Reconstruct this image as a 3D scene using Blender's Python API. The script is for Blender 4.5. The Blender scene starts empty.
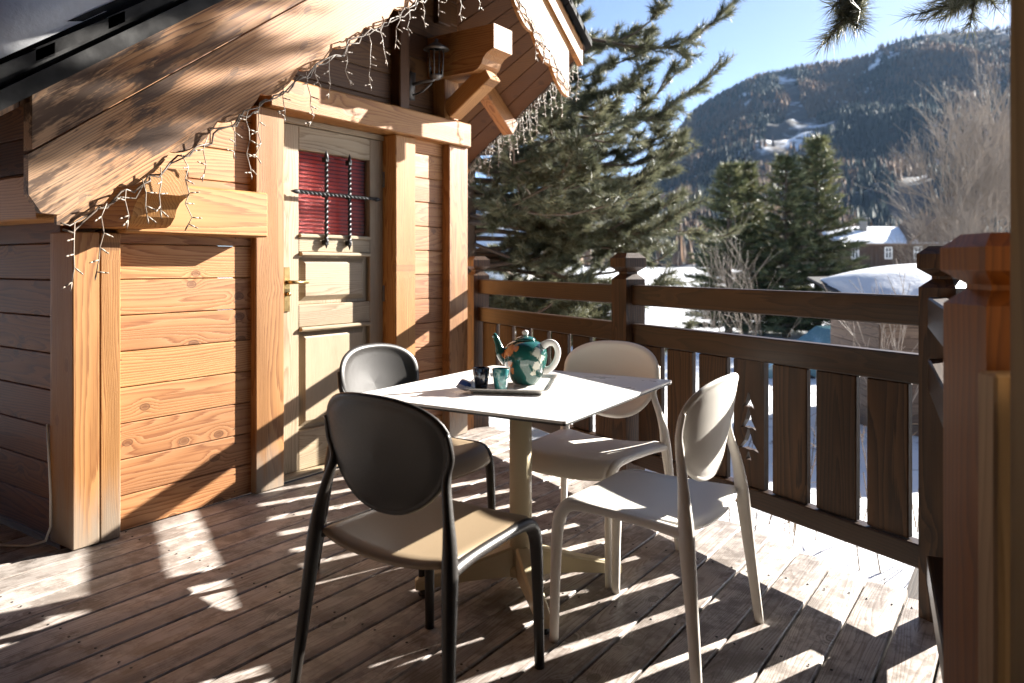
import bpy, bmesh, math, random
import numpy as np
from mathutils import Vector, Matrix, noise as mnoise
from mathutils.geometry import tessellate_polygon

random.seed(7)
RNG = np.random.default_rng(11)
SC = bpy.context.scene
COL = SC.collection

# ---------------------------------------------------------------- layout axes
# X runs along the chalet front, Y goes into the chalet, Z up, deck surface z = 0
RIGHT = Vector((.5706, -.8213, 0)); FWD = Vector((.8213, .5706, 0))
CAMZ = 1.18
def at(side, dist, z=0):
    """a place given by metres to the right of / ahead of the photographer"""
    p = RIGHT * side + FWD * dist
    return Vector((p.x, p.y, z))
FD = Vector((.436, .900, 0)).normalized()        # direction of the long railing
FN = Vector((FD.y, -FD.x, 0))                    # outwards from it
F0 = Vector((2.886, .304, 0))                    # its corner post
SUN = Vector((.848, -.351, .397)).normalized()

# ---------------------------------------------------------------- object helpers
def tag(o, label=None, cat=None, group=None, kind=None):
    if label: o['label'] = label
    if cat: o['category'] = cat
    if group: o['group'] = group
    if kind: o['kind'] = kind
    return o
def thing(name, label, cat, loc=(0, 0, 0), rz=0, group=None):
    o = bpy.data.objects.new(name, None); COL.objects.link(o)
    o.location = loc; o.rotation_euler = (0, 0, rz); o.empty_display_size = .1
    return tag(o, label, cat, group)
def copy_tree(o, parent=None):
    c = o.copy(); COL.objects.link(c); c.parent = parent
    for ch in list(o.children): copy_tree(ch, c)
    return c

class MB:
    """collects geometry; verts carry a wood-grain coordinate and a tone"""
    def __init__(s): s.v = []; s.f = []; s.g = []; s.t = []; s.mi = []; s.sm = []
    def add(s, vs, fs, gs=None, tone=None, mi=0, smooth=False):
        b = len(s.v); s.v += [tuple(v) for v in vs]
        s.f += [tuple(b + i for i in f) for f in fs]
        s.g += [tuple(g) for g in (gs if gs is not None else vs)]
        s.t += [random.random() if tone is None else tone] * len(vs)
        s.mi += [mi] * len(fs); s.sm += [smooth] * len(fs)
    def box(s, c, size, ax=None, b=.004, grain=None, tone=None, mi=0):
        """chamfered box; ax = (x,y,z) unit vectors; grain = index of the long axis"""
        c = Vector(c); h = [q / 2 for q in size]
        ax = ax or (Vector((1, 0, 0)), Vector((0, 1, 0)), Vector((0, 0, 1)))
        b = min(b, min(h) * .6)
        loc = []; idx = {}
        for sx in (-1, 1):
            for sy in (-1, 1):
                for sz in (-1, 1):
                    sg = (sx, sy, sz)
                    for k in range(3):
                        idx[sg + (k,)] = len(loc)
                        loc.append(tuple(sg[i] * (h[i] if i == k else h[i] - b) for i in range(3)))
        fs = []
        for k in range(3):
            i, j = [q for q in range(3) if q != k]
            for sg in (-1, 1):
                q = []
                for a, d in ((-1, -1), (1, -1), (1, 1), (-1, 1)):
                    w = [0, 0, 0]; w[k] = sg; w[i] = a; w[j] = d; q.append(idx[tuple(w) + (k,)])
                fs.append(q)
            for a in (-1, 1):
                for d in (-1, 1):
                    w1 = [0, 0, 0]; w1[i] = a; w1[j] = d; w2 = list(w1); w1[k] = -1; w2[k] = 1
                    fs.append([idx[tuple(w1) + (i,)], idx[tuple(w2) + (i,)], idx[tuple(w2) + (j,)], idx[tuple(w1) + (j,)]])
        for sx in (-1, 1):
            for sy in (-1, 1):
                for sz in (-1, 1): fs.append([idx[(sx, sy, sz, k)] for k in range(3)])
        out = []
        for f in fs:
            p = [Vector(loc[i]) for i in f]
            n = (p[1] - p[0]).cross(p[2] - p[0]); m = sum(p, Vector()) / len(p)
            out.append(f if n.dot(m) > 0 else f[::-1])
        s.add([c + ax[0] * l[0] + ax[1] * l[1] + ax[2] * l[2] for l in loc], out, grainify(loc, size, grain), tone, mi)
    def prism(s, poly, o, u, w, n, th, grain=0, tone=None, mi=0, holes=()):
        """flat outline (2D, in axes u,w at o) given thickness th along n"""
        o = Vector(o); loops = [list(poly)] + [list(h) for h in holes]
        flat = [q for l in loops for q in l]
        tris = tessellate_polygon([[Vector((a, b_, 0)) for a, b_ in l] for l in loops])
        N = len(flat); vs = []; gs = []
        ro = [random.uniform(-40, 40), random.uniform(-.12, .12), random.uniform(.04, .2)]
        for k in (0, 1):
            for a, b_ in flat:
                vs.append(o + u * a + w * b_ + n * (th * k))
                l = (a, b_) if grain == 0 else (b_, a)
                gs.append((l[0] + ro[0], l[1] + ro[1], th * k + ro[2]))
        fs = []
        for t in tris:
            p = [Vector((*flat[i], 0)) for i in t]
            up = (p[1] - p[0]).cross(p[2] - p[0]).z > 0
            t = list(t) if up else list(t)[::-1]
            flip = u.cross(w).dot(n) < 0
            a = [i + N for i in t]; d = t[::-1]
            if flip: a, d = a[::-1], d[::-1]
            fs += [a, d]
        b0 = 0
        for l in loops:
            m = len(l)
            for i in range(m): fs.append([b0 + i, b0 + (i + 1) % m, N + b0 + (i + 1) % m, N + b0 + i])
            b0 += m
        s.add(vs, fs, gs, tone, mi)
    def tube(s, path, rad, seg=8, tone=None, mi=0, cap=True, smooth=True, flat=1., ref=None):
        P = [Vector(p) for p in path]
        if not hasattr(rad, '__len__'): rad = [rad] * len(P)
        vs = []; fs = []; prev = None; L = 0; gs = []; ro = random.uniform(-30, 30)
        for i, p in enumerate(P):
            t = (P[min(i + 1, len(P) - 1)] - P[max(i - 1, 0)])
            t = t.normalized() if t.length > 1e-9 else Vector((0, 0, 1))
            if prev is None:
                r0 = Vector(ref) if ref else (Vector((0, 0, 1)) if abs(t.z) < .9 else Vector((1, 0, 0)))
                x = (r0 - t * r0.dot(t)).normalized()
            else: x = (prev - t * prev.dot(t)).normalized()
            prev = x; y = t.cross(x)
            if i: L += (p - P[i - 1]).length
            for k in range(seg):
                a = 2 * math.pi * k / seg
                vs.append(p + x * (math.cos(a) * rad[i]) + y * (math.sin(a) * rad[i] * flat))
                gs.append((L + ro, math.cos(a) * rad[i], math.sin(a) * rad[i]))
        n = len(P)
        for i in range(n - 1):
            for k in range(seg):
                fs.append([i * seg + k, i * seg + (k + 1) % seg, (i + 1) * seg + (k + 1) % seg, (i + 1) * seg + k])
        if cap: fs += [list(range(seg))[::-1], [(n - 1) * seg + k for k in range(seg)]]
        s.add(vs, fs, gs, tone, mi, smooth)
    def lathe(s, prof, c=(0, 0, 0), seg=32, mi=0, sx=1., sy=1.):
        vs = []; fs = []; c = Vector(c)
        for r, z in prof:
            for k in range(seg):
                a = 2 * math.pi * k / seg
                vs.append(c + Vector((r * math.cos(a) * sx, r * math.sin(a) * sy, z)))
        for i in range(len(prof) - 1):
            for k in range(seg):
                fs.append([i * seg + k, i * seg + (k + 1) % seg, (i + 1) * seg + (k + 1) % seg, (i + 1) * seg + k])
        if prof[0][0] > 1e-6: fs.append(list(range(seg))[::-1])
        if prof[-1][0] > 1e-6: fs.append([(len(prof) - 1) * seg + k for k in range(seg)])
        s.add(vs, fs, None, None, mi, True)
    def build(s, name, mats, parent=None, kind=None, merge=False, recalc=False):
        me = bpy.data.meshes.new(name)
        me.from_pydata(s.v, [], s.f)
        for m in (mats if isinstance(mats, (list, tuple)) else [mats]): me.materials.append(m)
        a = me.attributes.new('grain', 'FLOAT_VECTOR', 'POINT'); a.data.foreach_set('vector', np.array(s.g, np.float32).ravel())
        a = me.attributes.new('tone', 'FLOAT', 'POINT'); a.data.foreach_set('value', np.array(s.t, np.float32))
        me.polygons.foreach_set('material_index', np.array(s.mi, np.int32))
        me.polygons.foreach_set('use_smooth', np.array(s.sm, bool))
        if merge or recalc:
            bm = bmesh.new(); bm.from_mesh(me)
            if merge: bmesh.ops.remove_doubles(bm, verts=bm.verts, dist=1e-5)
            bmesh.ops.recalc_face_normals(bm, faces=bm.faces)
            bm.to_mesh(me); bm.free()
        me.update()
        o = bpy.data.objects.new(name, me); COL.objects.link(o); o.parent = parent
        if kind: o['kind'] = kind
        return o
def grainify(loc, size, grain=None):
    k = max(range(3), key=lambda i: size[i]) if grain is None else grain
    i, j = [q for q in range(3) if q != k]
    if size[i] < size[j]: i, j = j, i
    ro = (random.uniform(-40, 40), random.uniform(-.1, .1), random.uniform(.03, .16) * random.choice((-1, 1)))
    return [(l[k] + ro[0], l[i] + ro[1], l[j] + ro[2]) for l in loc]
def raw_mesh(name, V, Fc, mats, parent=None, kind=None, mi=None, smooth=False, tone=None):
    """big meshes straight from numpy arrays; Fc is an (n,k) index array"""
    me = bpy.data.meshes.new(name)
    V = np.asarray(V, np.float32); Fc = np.asarray(Fc, np.int32); n, k = Fc.shape
    me.vertices.add(len(V)); me.vertices.foreach_set('co', V.ravel())
    me.loops.add(n * k); me.loops.foreach_set('vertex_index', Fc.ravel())
    me.polygons.add(n); me.polygons.foreach_set('loop_start', np.arange(0, n * k, k, dtype=np.int32))
    for m in (mats if isinstance(mats, (list, tuple)) else [mats]): me.materials.append(m)
    if mi is not None: me.polygons.foreach_set('material_index', np.asarray(mi, np.int32))
    if smooth: me.polygons.foreach_set('use_smooth', np.ones(n, bool))
    if tone is not None:
        a = me.attributes.new('tone', 'FLOAT', 'POINT'); a.data.foreach_set('value', np.asarray(tone, np.float32))
    me.update(calc_edges=True); me.validate()
    o = bpy.data.objects.new(name, me); COL.objects.link(o); o.parent = parent
    if kind: o['kind'] = kind
    return o
def axes_along(d, up=Vector((0, 0, 1))):
    x = d.normalized(); y = up.cross(x).normalized(); return (x, y, x.cross(y))

# ---------------------------------------------------------------- materials
def new_mat(name):
    m = bpy.data.materials.new(name); m.use_nodes = True
    nt = m.node_tree; b = nt.nodes['Principled BSDF']; return m, nt, b
class NT:
    def __init__(s, nt): s.nt = nt
    def n(s, t, **k):
        x = s.nt.nodes.new(t)
        for a, v in k.items(): setattr(x, a, v)
        return x
    def l(s, a, b): s.nt.links.new(a, b)
    def val(s, sock, v):
        if hasattr(v, 'is_output') or isinstance(v, bpy.types.NodeSocket): s.l(v, sock)
        else: sock.default_value = v
    def math(s, op, a, b=0., c=None, clamp=False):
        x = s.n('ShaderNodeMath', operation=op, use_clamp=clamp)
        s.val(x.inputs[0], a); s.val(x.inputs[1], b)
        if c is not None: s.val(x.inputs[2], c)
        return x.outputs[0]
    def comb(s, x, y, z):
        c = s.n('ShaderNodeCombineXYZ')
        for i, q in enumerate((x, y, z)): s.val(c.inputs[i], q)
        return c.outputs[0]
    def noise(s, vec, scale, detail=3., rough=.55):
        x = s.n('ShaderNodeTexNoise'); s.l(vec, x.inputs['Vector'])
        x.inputs['Scale'].default_value = scale; x.inputs['Detail'].default_value = detail; x.inputs['Roughness'].default_value = rough
        return x.outputs['Fac']
    def ramp(s, fac, stops, interp='LINEAR'):
        x = s.n('ShaderNodeValToRGB'); x.color_ramp.interpolation = interp; s.l(fac, x.inputs[0])
        e = x.color_ramp.elements
        while len(e) < len(stops): e.new(.5)
        for q, (p, c) in zip(e, stops): q.position = p; q.color = (*c, 1) if len(c) == 3 else c
        return x.outputs[0]
    def mix(s, fac, a, b, blend='MIX'):
        x = s.n('ShaderNodeMix', data_type='RGBA', blend_type=blend)
        s.val(x.inputs[0], fac)
        for i, q in ((6, a), (7, b)):
            if isinstance(q, (tuple, list)): x.inputs[i].default_value = (*q, 1)
            else: s.l(q, x.inputs[i])
        return x.outputs[2]
    def smooth(s, v, lo, hi, a=0., b=1.):
        x = s.n('ShaderNodeMapRange', interpolation_type='SMOOTHSTEP'); s.l(v, x.inputs[0])
        for i, q in enumerate((lo, hi, a, b)): x.inputs[i + 1].default_value = q
        return x.outputs[0]

def wood(name, light, mid, dark, freq=75., rough=.6, knot=.8, weather=None, vary=.35, bump=.25, stain=None, fibre=.5, coat=0.):
    m, nt, b = new_mat(name); N = NT(nt)
    g = N.n('ShaderNodeAttribute', attribute_name='grain').outputs['Vector']
    tone = N.n('ShaderNodeAttribute', attribute_name='tone').outputs['Fac']
    sp = N.n('ShaderNodeSeparateXYZ'); N.l(g, sp.inputs[0]); x, y, z = sp.outputs
    # knots
    vo = N.n('ShaderNodeTexVoronoi', voronoi_dimensions='2D'); vo.inputs['Scale'].default_value = 1.
    N.l(N.comb(N.math('MULTIPLY', x, 4.2), N.math('MULTIPLY', N.math('ADD', y, N.math('MULTIPLY', N.math('FLOOR', N.math('MULTIPLY', x, .3)), 3.3)), 6.5), 0.), vo.inputs['Vector'])
    sc_ = N.n('ShaderNodeSeparateColor'); N.l(vo.outputs['Color'], sc_.inputs[0])
    kd = N.math('ADD', vo.outputs['Distance'], N.math('MULTIPLY', N.math('GREATER_THAN', sc_.outputs[0], .34), 5.))
    kd = N.math('ADD', kd, N.math('MULTIPLY', sc_.outputs[1], .03))
    swell = N.smooth(kd, .0, .38, 1., 0.)
    w1 = N.noise(N.comb(N.math('MULTIPLY', x, .42), N.math('MULTIPLY', y, 3.), N.math('MULTIPLY', z, 3.)), 1., 2.)
    w2 = N.noise(N.comb(N.math('MULTIPLY', x, .6), N.math('MULTIPLY', y, 5.), N.math('ADD', N.math('MULTIPLY', z, 5.), 9.)), 1., 2.)
    yy = N.math('ADD', y, N.math('MULTIPLY', N.math('SUBTRACT', w1, .5), .16))
    zz = N.math('ADD', z, N.math('MULTIPLY', N.math('SUBTRACT', w2, .5), .22))
    r = N.math('SQRT', N.math('ADD', N.math('MULTIPLY', yy, yy), N.math('MULTIPLY', zz, zz)))
    r = N.math('ADD', r, N.math('MULTIPLY', swell, .022 * knot))
    ring = N.math('FRACT', N.math('MULTIPLY', r, freq))
    fib = N.noise(N.comb(N.math('MULTIPLY', x, 4.), N.math('MULTIPLY', y, 170.), N.math('MULTIPLY', z, 170.)), 1., 3.)
    rr = N.math('ADD', ring, N.math('MULTIPLY', N.math('SUBTRACT', fib, .5), fibre))
    col = N.ramp(rr, [(0., light), (.55, mid), (.88, dark), (1., light)])
    big = N.noise(N.comb(N.math('MULTIPLY', x, 1.5), N.math('MULTIPLY', y, 9.), N.math('MULTIPLY', z, 9.)), 1., 3.)
    tv = N.math('ADD', N.math('MULTIPLY', tone, vary), N.math('MULTIPLY', big, .5))
    hsv = N.n('ShaderNodeHueSaturation'); N.l(col, hsv.inputs['Color'])
    N.l(N.math('ADD', tv, 1.22 - vary / 2 - .47), hsv.inputs['Value'])
    N.l(N.math('ADD', N.math('MULTIPLY', tone, .008), .496), hsv.inputs['Hue'])
    col = hsv.outputs[0]
    if knot > 0:
        kc = N.smooth(kd, .06, .125, 1., 0.); edge = N.math('MULTIPLY', N.smooth(kd, .085, .11, 0., 1.), N.smooth(kd, .115, .14, 1., 0.))
        col = N.mix(N.math('MULTIPLY', kc, .75 * min(1, knot)), col, tuple(q * .55 for q in dark))
        col = N.mix(N.math('MULTIPLY', edge, .7 * min(1, knot)), col, tuple(q * .3 for q in dark))
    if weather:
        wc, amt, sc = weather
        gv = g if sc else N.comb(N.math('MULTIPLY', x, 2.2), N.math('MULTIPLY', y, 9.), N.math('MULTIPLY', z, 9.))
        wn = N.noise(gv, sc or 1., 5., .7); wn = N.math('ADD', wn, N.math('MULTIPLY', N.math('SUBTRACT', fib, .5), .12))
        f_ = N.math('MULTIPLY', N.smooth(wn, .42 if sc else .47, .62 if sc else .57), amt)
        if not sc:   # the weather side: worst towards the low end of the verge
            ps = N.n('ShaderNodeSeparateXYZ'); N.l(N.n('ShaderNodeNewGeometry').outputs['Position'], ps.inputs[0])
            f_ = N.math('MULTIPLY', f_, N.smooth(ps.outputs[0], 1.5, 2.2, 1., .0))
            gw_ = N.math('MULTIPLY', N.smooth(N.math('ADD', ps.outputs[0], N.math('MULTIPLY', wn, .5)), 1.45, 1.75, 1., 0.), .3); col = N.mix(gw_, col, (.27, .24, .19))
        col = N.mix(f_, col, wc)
    if stain:   # grey, rain-splashed lower ends
        pos = N.n('ShaderNodeNewGeometry').outputs['Position']; ps = N.n('ShaderNodeSeparateXYZ'); N.l(pos, ps.inputs[0])
        sn = N.noise(N.comb(N.math('MULTIPLY', ps.outputs[0], 18.), N.math('MULTIPLY', ps.outputs[1], 18.), N.math('MULTIPLY', ps.outputs[2], 2.5)), 1., 4.)
        zf = N.smooth(N.math('ADD', ps.outputs[2], N.math('MULTIPLY', N.math('SUBTRACT', sn, .5), .5)), .0, stain[1], 1., 0.)
        col = N.mix(N.math('MULTIPLY', zf, .8), col, stain[0])
    N.l(col, b.inputs['Base Color'])
    b.inputs['Roughness'].default_value = rough
    b.inputs['Specular IOR Level'].default_value = .35
    if coat: b.inputs['Coat Weight'].default_value = coat; b.inputs['Coat Roughness'].default_value = .35
    bp = N.n('ShaderNodeBump'); bp.inputs['Strength'].default_value = bump; bp.inputs['Distance'].default_value = .004
    N.l(N.math('ADD', N.math('MULTIPLY', rr, -.6), fib), bp.inputs['Height']); N.l(bp.outputs[0], b.inputs['Normal'])
    return m
def plain(name, col, rough=.5, metal=0., spec=.5, var=.08, scale=30., bump=0., coat=0., rv=.12):
    m, nt, b = new_mat(name); N = NT(nt)
    tc = N.n('ShaderNodeTexCoord').outputs['Object']
    n = N.noise(tc, scale, 4.)
    c = N.mix(n, tuple(q * (1 - var) for q in col), tuple(min(1, q * (1 + var)) for q in col))
    N.l(c, b.inputs['Base Color'])
    N.l(N.smooth(n, .3, .7, max(.02, rough * (1 - rv)), min(1, rough * (1 + rv))), b.inputs['Roughness'])
    b.inputs['Metallic'].default_value = metal; b.inputs['Specular IOR Level'].default_value = spec
    if coat: b.inputs['Coat Weight'].default_value = coat
    if bump:
        bp = N.n('ShaderNodeBump'); bp.inputs['Strength'].default_value = bump; bp.inputs['Distance'].default_value = .003
        N.l(n, bp.inputs['Height']); N.l(bp.outputs[0], b.inputs['Normal'])
    return m

M = {}
M['larch'] = wood('larch_board', (.345, .167, .055), (.30, .133, .037), (.185, .068, .016), 95, .55, .8, fibre=.9, vary=.45)
M['panel'] = wood('larch_panel', (.375, .183, .075), (.32, .142, .051), (.20, .073, .022), 80, .55, 1., fibre=.9, vary=.5)
M['post'] = wood('larch_post', (.33, .162, .055), (.285, .130, .039), (.18, .068, .017), 95, .55, .5, stain=((.235, .205, .165), .34), fibre=1., vary=.4)
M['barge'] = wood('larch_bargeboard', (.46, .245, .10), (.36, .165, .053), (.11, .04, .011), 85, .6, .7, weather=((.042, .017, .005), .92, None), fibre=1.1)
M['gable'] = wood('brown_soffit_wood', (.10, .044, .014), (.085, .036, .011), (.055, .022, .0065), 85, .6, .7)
M['doorwood'] = wood('grey_door_wood', (.35, .275, .185), (.31, .235, .15), (.22, .155, .09), 120, .6, .1, vary=.15, fibre=.9)
M['rail'] = wood('dark_stained_rail', (.040, .018, .0075), (.027, .012, .005), (.013, .0055, .0024), 70, .42, .4, coat=.1)
M['picket'] = wood('dark_stained_picket', (.062, .028, .0115), (.036, .0155, .006), (.014, .006, .0025), 60, .5, .6, vary=.7, fibre=.8)
M['newel'] = wood('warm_bounce_post', (.20, .066, .009), (.165, .052, .007), (.11, .033, .0045), 60, .5, .2)  # orange of light bounced off the sunlit wall is put into this colour
M['raw'] = wood('pale_post_wood', (.27, .18, .10), (.24, .155, .085), (.19, .12, .062), 70, .6, .3)
M['deck'] = wood('weathered_deck', (.50, .455, .42), (.43, .38, .345), (.27, .225, .195), 140, .45, .9, weather=((.105, .08, .063), .6, 9.), vary=.4, bump=.5, fibre=1.3)
M['old'] = wood('old_barn_wood', (.15, .10, .07), (.12, .08, .055), (.07, .045, .032), 60, .75, .6, vary=.5)
M['dark_absorber'] = wood('dark_absorber_wood', (.03, .018, .010), (.024, .014, .008), (.014, .008, .004), 70, .6, .5)  # very dark, so the added walls and boards throw back little light
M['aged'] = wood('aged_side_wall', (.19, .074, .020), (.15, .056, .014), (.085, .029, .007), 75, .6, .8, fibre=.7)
M['table'] = plain('white_laminate', (.74, .73, .71), .34, var=.03, rv=.3, scale=7, bump=.02)
M['black'] = plain('black_core', (.015, .014, .013), .5)
M['cream'] = plain('cream_powder_coat', (.68, .58, .38), .4, var=.03, scale=60)
M['white_plastic'] = plain('white_chair_plastic', (.84, .80, .735), .40, var=.02, rv=.1, scale=240, bump=.05)
M['taupe'] = plain('chair_plastic_shade_tone', (.014, .0105, .008), .45, var=.05, spec=.65, rv=.1, scale=240, bump=.05)  # same plastic as the seat, darkened to hold the shade on the back
M['taupe_seat'] = plain('chair_plastic_sunlit_tone', (.29, .215, .135), .44, var=.04, rv=.1, scale=240, bump=.05)  # same plastic again, lightened to hold the sun falling on the seat
M['iron'] = plain('wrought_iron', (.03, .03, .032), .45, .6, var=.3, scale=80)
M['brass'] = plain('aged_brass', (.30, .21, .09), .35, 1., var=.15)
M['lamp_metal'] = plain('grey_lamp_metal', (.16, .15, .14), .45, .7, var=.2)
M['wire'] = plain('beige_wire', (.25, .20, .155), .5, var=.1)
M['wire_dark'] = plain('dark_wire', (.10, .075, .055), .5, var=.1)
M['tray'] = plain('pale_tray', (.70, .67, .63), .28, .0, var=.03)
M['slate'] = plain('black_slate', (.0045, .0043, .0046), .85, var=.5, scale=14, bump=.6)
M['white_paint'] = plain('white_paint', (.78, .77, .74), .5)
M['cable'] = plain('white_cable', (.7, .69, .66), .5)
M['car'] = plain('blue_car_paint', (.10, .22, .27), .25, var=.05, coat=.6)
M['tyre'] = plain('tyre', (.02, .02, .02), .8)
M['grey_metal'] = plain('galvanised', (.35, .37, .39), .4, .7)
M['bark'] = plain('pine_bark', (.105, .075, .055), .9, var=.5, scale=12, bump=.8)
M['twig'] = plain('bare_twig', (.20, .16, .125), .8, var=.25, scale=3)
M['pale_twig'] = plain('pale_twig', (.26, .215, .175), .8, var=.25, scale=3)
M['stalk'] = plain('dry_stalk', (.17, .12, .075), .85, var=.4, scale=5)
M['barn'] = plain('brown_farmhouse_boards', (.05, .028, .017), .8, var=.4, scale=3)
M['red'] = plain('red_plastic', (.5, .04, .05), .5)

def needle_mat(name, c0, c1, c2):
    m, nt, b = new_mat(name); N = NT(nt)
    t = N.n('ShaderNodeAttribute', attribute_name='tone').outputs['Fac']
    N.l(N.ramp(t, [(0., c0), (.6, c1), (1., c2)]), b.inputs['Base Color'])
    b.inputs['Roughness'].default_value = .5; b.inputs['Specular IOR Level'].default_value = .45
    tr = N.n('ShaderNodeBsdfTranslucent'); N.l(N.ramp(t, [(0., c0), (1., c2)]), tr.inputs[0])
    mx = N.n('ShaderNodeMixShader'); mx.inputs[0].default_value = .22
    N.l(b.outputs[0], mx.inputs[1]); N.l(tr.outputs[0], mx.inputs[2])
    N.l(mx.outputs[0], nt.nodes['Material Output'].inputs[0])
    return m
M['needle'] = needle_mat('pine_needles', (.036, .048, .025), (.10, .112, .06), (.29, .28, .175))
M['needle_dark'] = needle_mat('spruce_needles', (.026, .044, .022), (.085, .105, .045), (.25, .235, .11))

def snow_mat(name, rocks=0.):
    m, nt, b = new_mat(name); N = NT(nt)
    p = N.n('ShaderNodeNewGeometry').outputs['Position']
    n1 = N.noise(p, .9, 5.); n2 = N.noise(p, 14., 4.)
    c = N.mix(n1, (.72, .735, .76), (.80, .81, .83))
    if rocks:
        n3 = N.noise(p, 2.1, 6., .7); c = N.mix(N.smooth(n3, .60, .68, 0., rocks), c, (.20, .15, .10))
    N.l(c, b.inputs['Base Color']); b.inputs['Roughness'].default_value = .55; b.inputs['Specular IOR Level'].default_value = .3
    bp = N.n('ShaderNodeBump'); bp.inputs['Strength'].default_value = .35; bp.inputs['Distance'].default_value = .05
    N.l(N.math('ADD', n1, N.math('MULTIPLY', n2, .35)), bp.inputs['Height']); N.l(bp.outputs[0], b.inputs['Normal'])
    return m
M['snow'] = snow_mat('snow'); M['snow_ground'] = snow_mat('snow_with_dead_grass', .85)

# glass
m, nt, b = new_mat('window_glass'); b.inputs['Base Color'].default_value = (.9, .93, .95, 1); b.inputs['Roughness'].default_value = .03
b.inputs['Transmission Weight'].default_value = 1.; b.inputs['IOR'].default_value = 1.1; b.inputs['Specular IOR Level'].default_value = .5; M['glass'] = m
m, nt, b = new_mat('dark_window'); b.inputs['Base Color'].default_value = (.03, .035, .045, 1); b.inputs['Roughness'].default_value = .12; M['dark_glass'] = m
# red slatted blind
m, nt, b = new_mat('red_blind'); N = NT(nt)
p = N.n('ShaderNodeTexCoord').outputs['Object']; sp = N.n('ShaderNodeSeparateXYZ'); N.l(p, sp.inputs[0])
st = N.math('FRACT', N.math('MULTIPLY', sp.outputs[2], 44.))
N.l(N.mix(N.smooth(st, .55, .9), (.50, .035, .02), (.12, .012, .012)), b.inputs['Base Color']); b.inputs['Roughness'].default_value = .7; M['blind'] = m

# ================================================================ DECK
def deck():
    mb = MB(); nail = MB(); pitch = .1405; y = -3.0; k = 0
    while y < 6.6:
        yc = y + pitch / 2
        x1 = F0.x + FD.x / FD.y * (yc - F0.y) + .1 / FN.x + random.uniform(-.006, .006)
        if yc < .05: x1 = 4.6
        if yc > 3.33: x1 = 1.49
        x0 = -3.2; gap = random.uniform(.004, .009)
        cuts = sorted([x0] + [random.uniform(-2, .4)] + [x1])
        for a, d in zip(cuts[:-1], cuts[1:]):
            mb.box(((a + d) / 2, yc, -.0175 + random.uniform(-.0015, .0015)), (d - a - .004, pitch - gap, .035), b=.004)
        for xs in np.arange(-2.9, x1 - .08, .58):
            for dy in (-.04, .04):
                xx = xs + random.uniform(-.01, .01)
                nail.lathe([(.0045, 0), (.004, .0012)], (xx, yc + dy, .0012), 8)
        y += pitch; k += 1
    o = mb.build('deck', M['deck'], kind='structure')
    n = nail.build('deck_screws', M['iron'], o); 
    ud = MB(); ye = np.linspace(-3, 3.3, 12)
    xe = [F0.x + FD.x / FD.y * (q - F0.y) + .04 if q > .05 else 4.5 for q in ye]
    for i in range(11): ud.prism([(-3.2, ye[i]), (min(xe[i], xe[i + 1]) if ye[i] > 0 else xe[i], ye[i]), (xe[i + 1] if ye[i] > 0 else xe[i], ye[i + 1]), (-3.2, ye[i + 1])], (0, 0, -.20), Vector((1, 0, 0)), Vector((0, 1, 0)), Vector((0, 0, 1)), .02)
    ud.build('dark_gap_sheet', M['dark_absorber'], o, recalc=True)  # dark sheet added under the boards so the gaps read as shade
    jo = MB()
    for xs in (-2.4, -1.6, -.8, 0, .8, 1.6, 2.3):
        jo.box((xs, .2, -.108), (.06, 6.0, .14), tone=.1)
    jo.build('deck_joists', M['old'], o)
    return o
deck()
# side landing board by the corner (threshold step where the deck meets the side wall)
# ================================================================ CHALET
WALL_Y = 3.315
chalet = thing('chalet', 'sunlit golden timber chalet with a gabled porch roof and small panelled door', 'chalet', (2.8, 3.4, 0))
chalet_parts = []
def part(mb, name, mats, parent=None, **k):
    p = parent or chalet
    o = mb.build(name, mats, p, **k)
    if p is chalet: o.matrix_parent_inverse = Matrix.Translation(-p.location)
    return o
def root_loc(p):
    q = Vector()
    while p is not None: q += p.location; p = p.parent
    return q
def planks(mb, x0, x1, z0, z1, y, thick=.04, pitch=.16, base=.155, ztop=None):
    z = base - pitch * math.ceil((base - z0) / pitch)
    while z < z1:
        a, d = max(z, z0), min(z + pitch, z1)
        if d - a > .012:
            mb.box(((x0 + x1) / 2, y + thick / 2 + random.uniform(0, .002), (a + d) / 2), (x1 - x0, thick, d - a - .003), b=.0035)
            if d - a > .1:
                for xn in (x0 + .05, x1 - .11):
                    for zn in (a + .035, d - .035):
                        c_ = Vector((xn + random.uniform(-.008, .008), y - .0012, zn + random.uniform(-.006, .006)))
                        mb.add([c_ + Vector((.0035 * math.cos(k), 0, .0035 * math.sin(k))) for k in np.arange(0, 6.2, 1.05)] , [(0, 1, 2, 3, 4, 5)], mi=1)
        z += pitch
LTOP = lambda x: 1.754 + .73 * (x - 1.145)     # top edge of left bargeboard
RTOP = lambda x: 2.867 + .73 * (4.82 - x)
APEX = 3.745
fw = MB()
planks(fw, 1.68, 2.43, 0, 2.3, WALL_Y)
part(fw, 'front_wall', [M['panel'], M['iron']])
fw = MB(); planks(fw, 3.61, 3.96, 0, 2.05, WALL_Y)
part(fw, 'front_wall', [M['panel'], M['iron']])
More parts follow.
